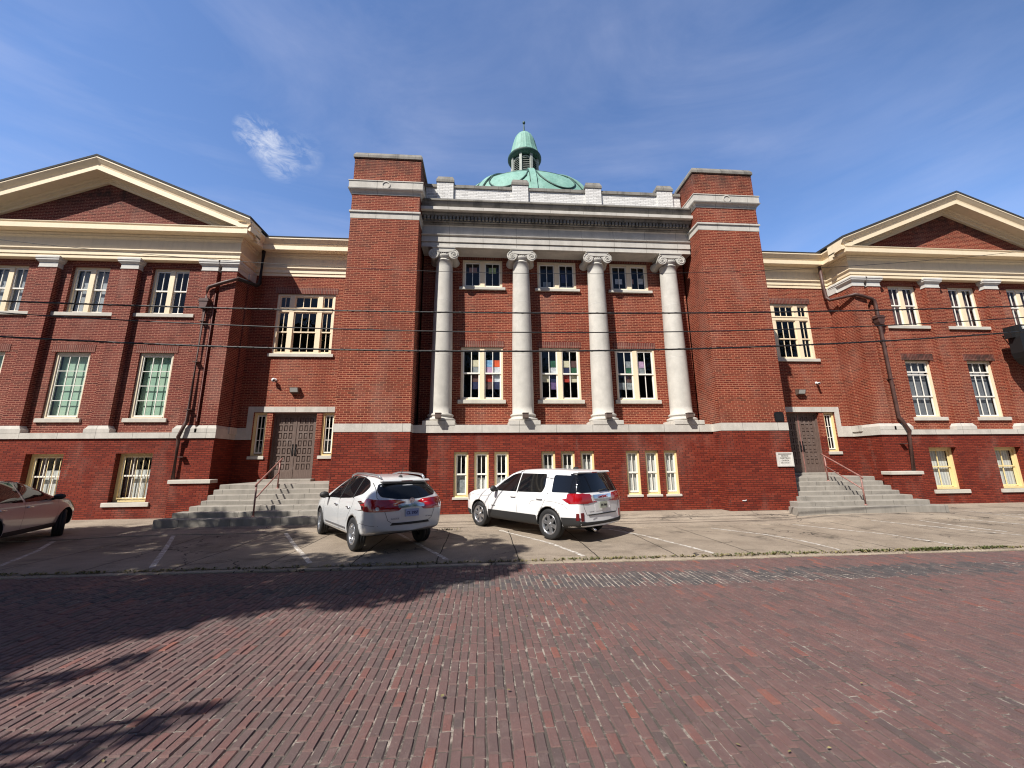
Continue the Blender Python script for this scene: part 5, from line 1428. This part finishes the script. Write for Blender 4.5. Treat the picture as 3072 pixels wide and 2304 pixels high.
        for k in range(spokes):
            a = 6.2832 * (k + .25) / spokes
            for da in ((-.16, .16) if split else (0,)):
                wi, wo = (.021, .026) if split else (.035, .05)
                ca, sa = math.cos(a), math.sin(a); a2 = a + da * .62
                p0 = Vector((ca * .05, 0, sa * .05)) + Vector((-sa, 0, ca)) * (.02 if da > 0 else -.02 if da < 0 else 0); p1 = Vector((math.cos(a2) * (rr - .012), 0, math.sin(a2) * (rr - .012)))
                t_ = (p1 - p0).normalized(); nn = Vector((-t_.z, 0, t_.x)); vs = []
                for (p, wd, y) in ((p0, wi, .075), (p0.lerp(p1, .5), (wi + wo) / 2, .082), (p1, wo, .090)):
                    for (q, dy) in ((-wd, -.03), (-wd * .75, 0), (wd * .75, 0), (wd, -.03)): vs.append(p + nn * q + Vector((0, (y + dy) * F, 0)))
                b.add(vs, [(i * 4 + j, i * 4 + j + 1, i * 4 + 5 + j, i * 4 + 4 + j) for i in range(2) for j in range(3)])
        s.mesh('rim', b, 'alloy', o)
        b = MB(); vs = [((rr - .03) * math.cos(6.2832 * k / 32), .0 * F, (rr - .03) * math.sin(6.2832 * k / 32)) for k in range(32)]; b.add(vs, [tuple(range(32))])
        s.mesh('brake_disc', b, 'black_trim', o)
        b = MB(); b.lathe([(.028, 0), (.028, .012)], 0, 0, 16); s.mesh('hub_cap', b, 'alloy', o, Matrix.Translation((0, .077 * F, 0)) @ Matrix.Rotation(R_(-90 * F), 4, 'X'))
        return o
    def place(s, axle, heading, z, slope=.004, sc=.957):
        n = Vector((0, -slope, 1)).normalized(); h = Vector((math.cos(heading), math.sin(heading), 0)); h = (h - n * h.dot(n)).normalized(); l = n.cross(h)
        s.t.matrix_world = Matrix(((h.x, l.x, n.x, axle[0]), (h.y, l.y, n.y, axle[1]), (h.z, l.z, n.z, z), (0, 0, 0, 1))) @ Matrix.Diagonal((sc, sc, sc, 1))
def plate(c, body, mat, ink, loc, size=.078, tilt=0., w_=.305, h_=.152):
    b = MB(); b.box(-w_ / 2, w_ / 2, -.004, .004, -h_ / 2, h_ / 2)
    rot = Matrix.Translation(loc) @ Matrix.Rotation(R_(-90), 4, 'Z') @ Matrix.Rotation(tilt, 4, 'X')
    o = c.mesh('number_plate', b, mat, None, rot)
    tx = text('plate_letters', body, size, ink, (0, -.006, -.006), FRONT, None, .001, sx=.92, bold=.002); tx.parent = o
    return o

# ---- large squared white estate car in the sun
sp = dict(paint='car_white', wb=2.857, rw=.362, rim=.232, arch=.418, track=1.60,
    xs=[-.93, -.90, -.82, -.70, -.50, -.25, .0, .3, .6, .9, 1.2, 1.5, 1.8, 2.0, 2.2, 2.45, 2.7, 2.95, 3.2, 3.45, 3.62, 3.72, 3.76],
    top=[(-.93, 1.61), (-.90, 1.635), (-.82, 1.65), (-.5, 1.668), (0, 1.685), (.6, 1.695), (1.2, 1.68), (1.5, 1.64), (1.8, 1.50), (2.0, 1.375), (2.2, 1.235), (2.4, 1.135), (2.7, 1.11), (3.2, 1.06), (3.5, .99), (3.65, .93), (3.76, .87)],
    bot=[(-.93, .36), (-.6, .30), (0, .27), (2.8, .27), (3.5, .26), (3.76, .33)],
    wid=[(-.93, .80), (-.90, .845), (-.82, .885), (-.6, .912), (-.2, .925), (2.9, .925), (3.2, .905), (3.5, .84), (3.68, .74), (3.76, .64)],
    belt=[(-.93, 1.08), (0, 1.07), (2.2, 1.03), (2.6, .99), (3.76, .80)],
    roofw=[(-.93, .63), (-.5, .66), (.6, .68), (1.5, .66), (2.2, .72)],
    rear=lambda z: .24 * max(0, (z - 1.0) / .65) ** 1.1 - .02 * max(0, (.62 - z) / .3) + (.03 if z > 1.58 else 0) * 0, wr=lambda x: max(0, min(1, (-x - .35) / .5)), front=lambda z: -.05 * max(0, (z - .6)), wf=lambda x: max(0, min(1, (x - 3.3) / .4)), rbulge=.05, fbulge=.16, zblack=.0,
    black_glass=lambda q: q.x < -.62 and 1.135 < q.z < 1.565 and abs(q.y) > .60)
c = Car('white_suv', 'boxy white car in full sun with dark grey lower trim', 'car', sp)
for sg in (1, -1):
    c.patch('cladding', [(-.80, .60), (-.86, .32), (-.55, .30), (-.30, .34), (-.34, .58)] if False else [(.44, .545), (.40, .31), (2.42, .31), (2.40, .545)], 'y', sg, 'black_trim', .008, r=.03)
    c.patch('rear_bumper_cladding', [(-.92, .585), (-.90, .34), (-.42, .31), (-.415, .44), (-.40, .56)], 'y', sg, 'black_trim', .007, r=.02)
    c.patch('front_bumper_cladding', [(3.29, .40), (3.30, .31), (3.66, .34), (3.70, .50), (3.29, .46)], 'y', sg, 'black_trim', .007, r=.02)
    # windows
    d1 = [(1.20, 1.085), (1.17, 1.56), (1.30, 1.565), (1.52, 1.52, .08), (1.80, 1.37, .1), (2.13, 1.12, .04), (2.10, 1.075)]
    c.patch('side_window', d1, 'y', sg, 'car_glass', .005, r=.025)
    d2 = [(.23, 1.105, .05), (.16, 1.25, .05), (.20, 1.56, .05), (1.10, 1.565), (1.13, 1.085)]
    c.patch('side_window', d2, 'y', sg, 'car_glass', .005, r=.025)
    c.patch('quarter_window', [(-.10, 1.125, .04), (-.06, 1.54, .07), (-.66, 1.53, .02), (-.80, 1.14, .02)], 'y', sg, 'car_glass', .005, r=.03)
    c.line([(1.12, 1.575), (1.15, 1.06)], 'y', sg, .03, 'black_trim', .007, 'window_pillar', c.t)
    # doors
    for pts in ([(2.36, 1.06), (2.40, .85), (2.38, .55)], [(1.17, 1.06), (1.17, .80), (1.15, .55), (1.15, .33)], [(.13, 1.60), (.09, 1.25), (.12, 1.08), (.10, .95), (.30, .62), (.42, .50)], [(.13, 1.60), (1.3, 1.615), (1.55, 1.56)]): c.line(pts, 'y', sg, .007)
    c.line([(-.62, .76), (-.50, .86), (-.2, .905), (.45, .91), (.60, .88), (.66, .80)], 'y', sg, .006)
    c.line([(2.25, 1.0), (2.40, .92), (2.62, .90), (2.98, .92), (3.3, .93)], 'y', sg, .006)
    for hx in (1.30, .30):
        b = MB(); h, n = c.hit(hx, .955, 'y', sg); b.tube([h + Vector((-.10, sg * .012, 0)), h + Vector((-.07, sg * .032, .003)), h + Vector((.07, sg * .032, .003)), h + Vector((.10, sg * .012, 0))], .015, 8); c.mesh('door_handle', b, 'car_white')
    b = MB(); h, n = c.hit(2.05, 1.08, 'y', sg)
    b.add(*egg(2.02, sg * 1.02, 1.13, .10, .09)); b.v = [(2.02 + (x - 2.02) * .75, sg * 1.02 + (y - sg * 1.02) * 1.15, z) for x, y, z in b.v]; b.sm = [True] * len(b.f); mi = c.mesh('mirror', b, 'black_trim')
    b = MB(); b.tube([(2.06, sg * .88, 1.07), (2.04, sg * .97, 1.09)], .03, 8); c.mesh('mirror_arm', b, 'black_trim', mi)
    c.patch('tail_light', [(-.97, .90), (-.97, 1.125), (-.60, 1.115, .04), (-.585, .95, .05), (-.66, .885, .03)], 'y', sg, 'red_lens', .010, r=.02, skirt=.02)
    c.patch('reflector', [(-.90, .52), (-.90, .68), (-.845, .68), (-.83, .52)], 'y', sg, 'dark_red_lens', .012, r=.01)
c.patch('rear_window', [(-.74, 1.135, .03), (-.655, 1.575, .04), (.655, 1.575, .04), (.74, 1.135, .03)], 'x', -1, 'car_glass', .006, r=.03)
for sg in (1, -1):
    c.patch('d_pillar_glass', [(sg * .755, 1.135), (sg * .67, 1.575), (sg * .70, 1.575), (sg * .84, 1.135)], 'x', -1, 'car_glass', .004, r=.005)
    c.patch('tail_light', [(sg * .40, .925), (sg * .43, 1.10), (sg * .90, 1.125), (sg * .90, .90), (sg * .55, .885)], 'x', -1, 'red_lens', .010, r=.02)
    c.patch('reverse_light', [(sg * .335, .93), (sg * .355, 1.06), (sg * .40, 1.075), (sg * .385, .925)], 'x', -1, 'clear_lens', .011, r=.01)
    c.patch('reflector', [(sg * .70, .50), (sg * .70, .69), (sg * .79, .69), (sg * .79, .50)], 'x', -1, 'dark_red_lens', .012, r=.01)
cb = c.patch('chrome_bar', [(-.335, .985), (-.355, 1.075), (.355, 1.075), (.335, .985)], 'x', -1, 'chrome', .022, r=.012, skirt=.03)
tx = text('badge_letters', 'GMC', .085, 'badge_red', (-1.045, 0, 1.03), Matrix.Rotation(R_(-90), 3, 'Z') @ FRONT.to_matrix(), None, .003, sx=1.25, bold=.003); tx.parent = cb
c.patch('plate_recess', [(-.29, .70, .04), (-.33, .95), (.33, .95), (.29, .70, .04)], 'x', -1, 'car_white', .004, r=.02)
for pts in ([(-.60, 1.62), (-.74, 1.14), (-.68, .80), (-.60, .635), (0, .62), (.60, .635), (.68, .80), (.74, 1.14), (.60, 1.62)],): c.line(pts, 'x', -1, .010)
c.patch('lower_bumper', [(-.80, .33), (-.82, .50), (-.60, .475), (0, .46), (.60, .475), (.82, .50), (.80, .33)], 'x', -1, 'black_trim', .010, r=.02)
c.patch('bumper_step', [(-.55, .615), (-.55, .64), (.55, .64), (.55, .615)], 'x', -1, 'black_trim', .014, r=.005)
plate(c, 'S7A 79M2', 'plate_green', 'ink_black', (-1.004, 0, .835), .062)
b = MB(); b.bbox(-.64, .64, -.09, .08, 1.592, 1.632, .018); c.mesh('spoiler', b, 'car_white', None, Matrix.Translation((-.68, 0, .0)) @ Matrix.Rotation(R_(-90), 4, 'Z'))
b = MB(); b.box(-.10, .10, -.012, .0, 1.60, 1.622); c.mesh('brake_light', b, 'red_lens', None, Matrix.Translation((-.770, 0, -.01)) @ Matrix.Rotation(R_(-90), 4, 'Z'))
b = MB(); b.tube([(-.93, .42, .315), (-1.03, .42, .29), (-1.05, .42, .275)], .032, 10); c.mesh('exhaust_pipe', b, 'chrome')
tx = text('model_letters', 'TERRAIN', .035, 'badge_grey', (-1.0, .47, .70), Matrix.Rotation(R_(-90), 3, 'Z') @ FRONT.to_matrix(), None, .003, sx=1.3); tx.parent = c.body
tx = text('model_letters', 'SLE', .04, 'badge_grey', (.02, .905, 1.10), Matrix.Rotation(R_(180), 3, 'Z') @ FRONT.to_matrix(), None, .003); tx.parent = c.body
tx = text('door_letters', 'TERRAIN', .034, 'badge_grey', (2.15, .925, .66), Matrix.Rotation(R_(180), 3, 'Z') @ FRONT.to_matrix(), None, .003, sx=1.3); tx.parent = c.body
b = MB(); b.prism([(-.06, 1.68), (.10, 1.68), (.06, 1.73), (-.02, 1.735)], 1, -.03, .03); c.mesh('roof_antenna', b, 'black_trim', None, Matrix.Translation((-.2, 0, 0)))
b = MB(); b.tube([(-.62, -.28, 1.165), (-.86, .0, 1.17)], .012, 6); b.tube([(-.935, -.30, 1.20), (-.945, .10, 1.165)], .012, 6); c.mesh('rear_wiper', b, 'black_trim')
for sg in (1, -1):
    b = MB(); b.box(.2, 1.2, sg * .60 - .012, sg * .60 + .012, 1.665, 1.69)
    c.wheel(0, sg, 0, 6, True); c.wheel(2.857, sg, R_(0), 6, True)
    c.patch('head_lamp', [(3.38, .74), (3.40, .92), (3.60, .91), (3.70, .84), (3.70, .74)], 'y', sg, 'clear_lens', .006, r=.02)
c.patch('windscreen', [(1.62, -.60), (1.62, .60), (2.26, .70), (2.26, -.70)], 'z', 1, 'car_glass', .005, r=.04)
c.place((-.595, -2.517), R_(127.5), -.182)

# ---- rounded pearl white crossover in the shade
sp = dict(paint='car_pearl', wb=2.69, rw=.352, rim=.212, arch=.398, track=1.55,
    xs=[-1.0, -.97, -.88, -.74, -.52, -.25, .0, .3, .6, .9, 1.2, 1.5, 1.8, 2.05, 2.3, 2.55, 2.8, 3.05, 3.3, 3.48, 3.6, 3.66],
    top=[(-1.0, 1.40), (-.97, 1.435), (-.88, 1.49), (-.74, 1.53), (-.5, 1.56), (0, 1.592), (.6, 1.61), (1.0, 1.602), (1.3, 1.565), (1.6, 1.47), (1.9, 1.325), (2.15, 1.17), (2.35, 1.09), (2.7, 1.045), (3.1, .985), (3.4, .89), (3.6, .80), (3.66, .75)],
    bot=[(-1.0, .47), (-.7, .37), (0, .27), (2.7, .26), (3.4, .25), (3.66, .32)],
    wid=[(-1.0, .70), (-.97, .765), (-.88, .825), (-.7, .868), (-.3, .895), (.2, .90), (2.6, .90), (3.0, .88), (3.3, .80), (3.55, .66), (3.66, .54)],
    belt=[(-1.0, 1.10), (-.5, 1.13), (0, 1.12), (.9, 1.03), (2.2, 1.0), (2.6, .95), (3.66, .72)],
    roofw=[(-1.0, .50), (-.7, .55), (-.3, .585), (.6, .605), (1.4, .59), (2.2, .66)],
    rear=lambda z: .36 * max(0, (z - .98) / .62) ** 1.0 + .04 * max(0, (.75 - z) / .4), wr=lambda x: max(0, min(1, (-x - .35) / .5)), front=lambda z: -.10 * max(0, (z - .5)), wf=lambda x: max(0, min(1, (x - 3.0) / .5)), rbulge=.11, fbulge=.20)
c = Car('pearl_crossover', 'rounded pearl white car with silver roof rails parked in tree shade beside the steps', 'car', sp)
for sg in (1, -1):
    d = [(2.06, 1.02, .02), (1.62, 1.345, .15), (1.20, 1.53, .15), (.80, 1.575, .2), (.20, 1.555, .2), (-.25, 1.48, .12), (-.47, 1.36, .12), (-.38, 1.22, .10), (.10, 1.115, .2), (1.0, 1.055, .2)]
    c.patch('side_window', d, 'y', sg, 'car_glass', .005, r=.03)
    for (p, q) in (((1.08, 1.57), (1.02, 1.04)), ((.18, 1.565), (.06, 1.11))): c.line([p, q], 'y', sg, .05, 'black_trim', .0075, 'window_pillar', c.t)
    for pts in ([(2.28, .99), (2.30, .75), (2.22, .40)], [(1.03, 1.03), (1.02, .75), (1.0, .34)], [(-.02, 1.11), (.05, .95), (.30, .72), (.42, .58)], [(.42, .36), (2.24, .36)], [(-.42, .62), (-.98, .60)]): c.line(pts, 'y', sg, .006)
    c.patch('sill_trim', [(.48, .415), (.48, .452), (1.0, .452), (1.0, .415)], 'y', sg, 'badge_grey', .010, r=.008); c.patch('sill_trim', [(1.04, .415), (1.04, .452), (2.1, .452), (2.1, .415)], 'y', sg, 'badge_grey', .010, r=.008)
    for hx in (1.20, .28):
        b = MB(); h, n = c.hit(hx, .905, 'y', sg); b.tube([h + Vector((-.10, sg * .008, 0)), h + Vector((-.07, sg * .03, .004)), h + Vector((.07, sg * .03, .004)), h + Vector((.10, sg * .008, 0))], .015, 8); c.mesh('door_handle', b, 'chrome')
    b = MB(); b.add(*egg(1.92, sg * 1.0, 1.09, .10, .085)); b.v = [(1.92 + (x - 1.92) * .8, sg * 1.0 + (y - sg * 1.0) * 1.2, z) for x, y, z in b.v]; b.sm = [True] * len(b.f); mi = c.mesh('mirror', b, 'black_trim')
    b = MB(); b.tube([(1.98, sg * .86, 1.03), (1.94, sg * .95, 1.06)], .03, 8); c.mesh('mirror_arm', b, 'black_trim', mi)
    c.patch('tail_light', [(-1.08, .88), (-1.08, 1.09), (-.66, 1.145, .06), (-.60, 1.05, .06), (-.62, .875, .04)], 'y', sg, 'red_lens', .010, r=.02, skirt=.02)
    c.patch('tail_light', [(sg * .90, .885), (sg * .90, 1.12), (sg * .80, 1.11), (sg * .70, 1.03, .03), (sg * .645, .93, .02), (sg * .655, .885)], 'x', -1, 'red_lens', .010, r=.015, skirt=.02)
    ln = [(sg * .71 + .036 * math.cos(k * .5236), .94 + .036 * math.sin(k * .5236)) for k in range(12)]
    c.patch('reverse_light', ln, 'x', -1, 'clear_lens', .017, r=0, step=.03)
    b = MB(); b.tube([(1.30, sg * .52, 1.54), (1.22, sg * .525, 1.585), (.9, sg * .535, 1.625), (.3, sg * .535, 1.632), (-.3, sg * .53, 1.612), (-.50, sg * .52, 1.59), (-.60, sg * .515, 1.53)], [.022, .022, .022, .022, .022, .026, .026], 8); c.mesh('roof_rail', b, 'roof_rail_metal')
c.patch('rear_window', [(-.62, 1.17, .10), (-.66, 1.28, .08), (-.57, 1.425, .04), (.57, 1.425, .04), (.66, 1.28, .08), (.62, 1.17, .10), (.30, 1.115, .2), (0, 1.105, .2), (-.30, 1.115, .2)], 'x', -1, 'car_glass', .006, r=.05)
b = MB(); b.bbox(-.55, .55, -.10, .10, 1.455, 1.495, .02); c.mesh('spoiler', b, 'car_pearl', None, Matrix.Translation((-.70, 0, .015)) @ Matrix.Rotation(R_(-90), 4, 'Z'))
b = MB(); b.box(-.13, .13, -.008, .0, 1.475, 1.492); c.mesh('brake_light', b, 'dark_red_lens', None, Matrix.Translation((-.800, 0, .0)) @ Matrix.Rotation(R_(-90), 4, 'Z'))
c.line([(-.62, 1.44), (-.69, 1.16), (-.56, .86), (-.50, .70), (-.42, .645), (0, .635), (.42, .645), (.50, .70), (.56, .86), (.69, 1.16), (.62, 1.44)], 'x', -1, .009)
c.patch('chrome_bar', [(-.29, .935, .02), (-.30, .99, .02), (0, 1.005), (.30, .99, .02), (.29, .935, .02), (0, .95)], 'x', -1, 'chrome', .020, r=.015, skirt=.03)
c.patch('plate_recess', [(-.20, .72, .04), (-.25, .93), (.25, .93), (.20, .72, .04)], 'x', -1, 'car_pearl', .004, r=.02)
c.patch('bumper_step', [(-.45, .60, .01), (-.40, .645, .01), (.40, .645, .01), (.45, .60, .01)], 'x', -1, 'black_trim', .012, r=.01)
c.patch('rear_valance', [(-.62, .30), (-.64, .40), (.64, .40), (.62, .30)], 'x', -1, 'black_trim', .006, r=.02)
plate(c, 'CL 39SF', 'plate_blue', 'ink_blue', (-1.128, 0, .835), .085)
b = MB(); n = 32
vs = [(.058 * math.cos(6.2832 * k / n), -.006, .050 * math.sin(6.2832 * k / n)) for k in range(n)] + [(.044 * math.cos(6.2832 * k / n), -.006, .036 * math.sin(6.2832 * k / n)) for k in range(n)] + [(.058 * math.cos(6.2832 * k / n), .01, .050 * math.sin(6.2832 * k / n)) for k in range(n)]
b.add(vs, [(k, (k + 1) % n, n + (k + 1) % n, n + k) for k in range(n)] + [(k, (k + 1) % n, 2 * n + (k + 1) % n, 2 * n + k) for k in range(n)]); b.box(-.068, .068, -.010, .004, -.011, .011)
c.mesh('emblem', b, 'chrome', None, Matrix.Translation((-1.085, 0, 1.085)) @ Matrix.Rotation(R_(-90), 4, 'Z'))
for (tx_, y, sz) in (('ROGUE', .37, .045), ('SV AWD', -.40, .035)):
    tx = text('model_letters', tx_, sz, 'badge_grey', (-1.11, y, .73), Matrix.Rotation(R_(-90), 3, 'Z') @ FRONT.to_matrix(), None, .003, sx=1.2); tx.parent = c.body
b = MB(); b.lathe([(.05, 1.56), (.035, 1.585), (.01, 1.595)], -.40, -.02, 12); b.tube([(-.40, -.02, 1.59), (-.54, -.02, 1.76)], .006, 6); c.mesh('roof_antenna', b, 'black_trim')
for sg in (1, -1):
    c.wheel(0, sg, 0, 5, True); c.wheel(2.69, sg, R_(-6), 5, True)
    c.patch('head_lamp', [(3.1, .78), (3.05, .90), (3.32, .88), (3.5, .80), (3.5, .70)], 'y', sg, 'clear_lens', .006, r=.02)
c.patch('windscreen', [(1.42, -.54), (1.42, .54), (2.18, .66), (2.18, -.66)], 'z', 1, 'car_glass', .005, r=.04)
c.place((-4.887, -3.268), R_(125.2), -.182)

# ---- taupe car, nose to the wall, cut by the left edge of the frame
sp = dict(paint='car_taupe', wb=2.70, rw=.345, rim=.215, arch=.40, track=1.55,
    xs=[-.95, -.92, -.80, -.6, -.3, .0, .4, .8, 1.2, 1.5, 1.8, 2.05, 2.3, 2.55, 2.8, 3.05, 3.3, 3.45, 3.55, 3.6],
    top=[(-.95, 1.12), (-.8, 1.22), (-.5, 1.35), (0, 1.47), (.5, 1.53), (.9, 1.53), (1.2, 1.49), (1.5, 1.40), (1.8, 1.26), (2.05, 1.13), (2.25, 1.07), (2.7, 1.03), (3.1, .96), (3.4, .86), (3.6, .72)],
    bot=[(-.95, .42), (-.6, .30), (0, .26), (2.7, .25), (3.4, .24), (3.6, .32)],
    wid=[(-.95, .72), (-.8, .82), (-.4, .90), (2.6, .90), (3.0, .88), (3.3, .80), (3.5, .68), (3.6, .55)],
    belt=[(-.95, 1.02), (0, 1.03), (2.0, .96), (2.4, .92), (3.6, .66)], roofw=[(-.95, .5), (-.2, .57), (1.4, .58), (2.2, .66)],
    rear=lambda z: .3 * max(0, (z - .95) / .5), wr=lambda x: max(0, min(1, (-x - .35) / .5)), front=lambda z: -.10 * max(0, (z - .5)), wf=lambda x: max(0, min(1, (x - 3.0) / .5)), rbulge=.10, fbulge=.20)
c = Car('taupe_car', 'dark taupe car in deep shade at the left edge, nose towards the wall', 'car', sp)
for sg in (1, -1):
    c.patch('side_window', [(2.06, .99, .02), (1.70, 1.25, .12), (1.35, 1.40, .12), (.95, 1.455, .12), (.95, 1.0)], 'y', sg, 'car_glass', .005, r=.02)
    c.patch('side_window', [(.87, 1.0), (.87, 1.455), (.40, 1.455, .1), (-.2, 1.37, .1), (-.50, 1.22, .06), (-.30, 1.06, .06)], 'y', sg, 'car_glass', .005, r=.02)
    c.line([(2.16, .985), (1.72, 1.29), (1.35, 1.445), (.9, 1.495), (.3, 1.485), (-.3, 1.40)], 'y', sg, .03, 'chrome', .008, 'window_trim', c.t)
    for pts in ([(2.24, .95), (2.28, .7), (2.2, .38)], [(.93, .99), (.93, .6), (.92, .34)], [(.0, 1.0), (.1, .8), (.38, .55)], [(.42, .40), (2.24, .40)]): c.line(pts, 'y', sg, .007)
    c.patch('sill_trim', [(.42, .40), (.42, .30), (2.30, .30), (2.30, .40)], 'y', sg, 'black_trim', .006, r=.02)
    for hx in (1.10, .18):
        b = MB(); h, n = c.hit(hx, .88, 'y', sg); b.tube([h + Vector((-.10, sg * .008, 0)), h + Vector((-.07, sg * .03, .004)), h + Vector((.07, sg * .03, .004)), h + Vector((.10, sg * .008, 0))], .015, 8); c.mesh('door_handle', b, 'chrome')
    b = MB(); b.add(*egg(1.95, sg * 1.0, 1.06, .10, .075)); b.v = [(1.95 + (x - 1.95) * .8, sg * 1.0 + (y - sg * 1.0) * 1.2, z) for x, y, z in b.v]; b.sm = [True] * len(b.f); mi = c.mesh('mirror', b, 'black_trim')
    b = MB(); b.tube([(2.0, sg * .86, 1.0), (1.96, sg * .95, 1.03)], .03, 8); c.mesh('mirror_arm', b, 'black_trim', mi)
    c.patch('head_lamp', [(3.02, .80), (2.98, .90), (3.30, .87), (3.50, .76), (3.52, .60, .03), (3.36, .64)], 'y', sg, 'amber_lens', .008, r=.02)
    c.patch('tail_light', [(-.93, .80), (-.93, 1.0), (-.6, 1.02), (-.58, .85)], 'y', sg, 'red_lens', .008, r=.02)
    c.wheel(0, sg, 0, 5, True); c.wheel(2.70, sg, R_(24), 5, True)
c.patch('windscreen', [(1.25, -.52), (1.25, .52), (2.10, .66), (2.10, -.66)], 'z', 1, 'car_glass', .005, r=.04)
c.patch('rear_window', [(-.50, .98), (-.46, 1.20), (.46, 1.20), (.50, .98)], 'x', -1, 'car_glass', .006, r=.03)
hd = R_(111); fa = Vector((-14.80, -1.13)); ra_ = fa - Vector((math.cos(hd), math.sin(hd))) * 2.70
c.place((ra_.x, ra_.y), hd, -.2, .0, 1.0)
# ------------------------------------------------------------------ street trees behind the camera (they shade the left of the street and stand in the window reflections)
def crown_mesh(name, clumps, n, leaf, seed):
    r = np.random.default_rng(seed); V = []; F = []; T = []
    dens = lambda q: (.60 if q[2] > 9.9 else .55 if q[3] < .45 else 1.) if len(q) > 3 else 1.
    tot = sum(q[3] ** 2 * dens(q) for q in clumps)
    for (cx, cy, cz, rad, fl) in clumps:
        k = int(n * rad ** 2 * dens((cx, cy, cz, rad)) / tot)
        for _ in range(k):
            d_ = r.normal(size=3); d_ /= np.linalg.norm(d_); rr = rad * r.uniform(.35, 1.0) ** .6
            p = np.array([cx, cy, cz]) + d_ * rr * np.array([1, 1, fl])
            a = r.normal(size=3); a /= np.linalg.norm(a); b_ = np.cross(a, r.normal(size=3)); b_ /= np.linalg.norm(b_)
            l = leaf * r.uniform(.7, 1.3); w_ = l * .42; o = len(V)
            V += [p - a * l, p + b_ * w_, p + a * l, p - b_ * w_]; F.append((o, o + 1, o + 2, o + 3)); T.append(min(1, max(0, r.normal(.5, .22))))
    me = bpy.data.meshes.new(name); me.from_pydata([tuple(q) for q in V], [], F); me.materials.append(M['leaf'])
    at = me.attributes.new('tone', 'FLOAT', 'FACE'); at.data.foreach_set('value', np.array(T, dtype=np.float32)); me.update()
    return me
def tree(x, y, label, clumps, n, leaf, seed, h0=3.2, r0=.32):
    t_ = thing('street_tree', label, 'tree', (x, y, -.25), 'trees across the street')
    b = MB(); top = Vector((x + .2, y + .1, h0))
    b.tube([(x, y, -.35), (x, y, .1), (x + .06, y, 1.5), top], [r0 * 1.35, r0, r0 * .86, r0 * .8], 12)
    for (cx, cy, cz, rad, fl) in clumps:
        e = Vector((cx, cy, cz)); m1 = top.lerp(e, .45) + Vector((0, 0, .5)); b.tube([top - Vector((0, 0, .3)), m1, e], [r0 * .5, r0 * .3, r0 * .08], 7)
    b.build('trunk', 'bark', t_)
    me = crown_mesh('crown', clumps, n, leaf, seed); o = bpy.data.objects.new('crown', me); COL.objects.link(o); attach(o, t_)
    return t_
K = SUN / SUN.z
def over(gx, gy, h, rad, fl=.7):
    """crown clump whose shadow falls round (gx, gy)"""
    return (gx + K.x * h, gy + K.y * h, h, rad, fl)
shade = [(-11.5, -6.0, 9.5, 2.3), (-8.8, -5.6, 9.2, 2.2), (-6.8, -5.7, 9.6, 1.6), (-4.6, -5.8, 9.0, 1.3), (-10.6, -3.2, 10.5, 2.2), (-8.6, -3.1, 10.6, 1.6), (-4.6, -4.7, 9.6, .9), (-3.4, -4.2, 10.2, .6), (-3.0, -3.2, 10.6, .45),
         (-13.0, -3.6, 10.0, 2.4), (-15., -5.5, 10, 2.6), (-3.2, -5.2, 9.6, .95), (-9.6, -1.6, 11.2, 1.1), (-12.6, -1.2, 11.4, 1.5), (-2.6, -4.1, 9.8, .6), (-4.2, -4.5, 9.4, 1.0), (-8.6, -7.0, 8.6, 1.2), (-10.5, -8.2, 8.4, 1.8),
         (-7.9, -7.9, 8.2, .9), (-7.0, -7.2, 8.4, .8), (-6.1, -6.6, 8.8, .7), (-5.2, -6.2, 9., .6), (-4.2, -5.9, 9.2, .55),
         (-6.9, -9.0, 7.4, .17), (-6.6, -8.7, 7.4, .17), (-6.35, -8.42, 7.4, .15), (-5.55, -9.7, 7.2, .13), (-5.3, -9.45, 7.2, .15), (-5.1, -9.25, 7.2, .10), (-9.3, -9.6, 7.6, 1.0), (-7.4, -8.7, 7.6, .36), (-7.0, -9.35, 7.5, .26), (-6.6, -9.8, 7.4, .20), (-6.2, -10.2, 7.3, .22),
         (-10.6, -.75, 11.4, .85), (-9.0, -.55, 11.4, .7), (-7.9, -.8, 11.2, .45), (-13.9, -2.4, 9.6, 1.7), (-14.6, -.7, 9.8, 1.3), (-13.2, -.9, 9.8, .9)]
tree(-15.5, -14.8, 'broad leafy shade tree across the street, left of the camera', [over(a, c, h, r_) for a, c, h, r_ in shade], 68000, .12, 21, 4.5, .42)
row = [(-33., -20.), (-25.5, -22.5), (-18., -24.5), (-11., -25.), (-4.5, -26.), (2., -25.), (8.5, -25.5), (15., -24.5), (22., -23.), (30., -21.)]  # row lengthened and thickened to keep southern sky light off the facade
proto = None
for i, (x, y) in enumerate(row):
    cl = [(0, 0, 8.5, 3.4, 1.0), (2.5, 1, 6.4, 2.4, .9), (-2.5, 0, 6.6, 2.4, .9), (0, 0, 12.0, 2.6, .9), (0.5, .8, 4.6, 2.0, .7), (-1.5, -1.5, 10.2, 2.2, .8)]
    if proto is None:
        proto = tree(x, y, 'unseen tall leafy tree in the row across the street behind the camera, thickened to block sky light', [(x + a, y + c, h, r_, f) for a, c, h, r_, f in cl], 6500, .24, 22)
    else:
        o = proto.copy(); COL.objects.link(o); o.location = (x, y, -.25); o.rotation_euler = (0, 0, i * 1.9); o.scale = (1, 1, 1 + .12 * math.sin(i * 2.3))
        for ch in list(proto.children):
            q = ch.copy(); COL.objects.link(q); q.parent = o
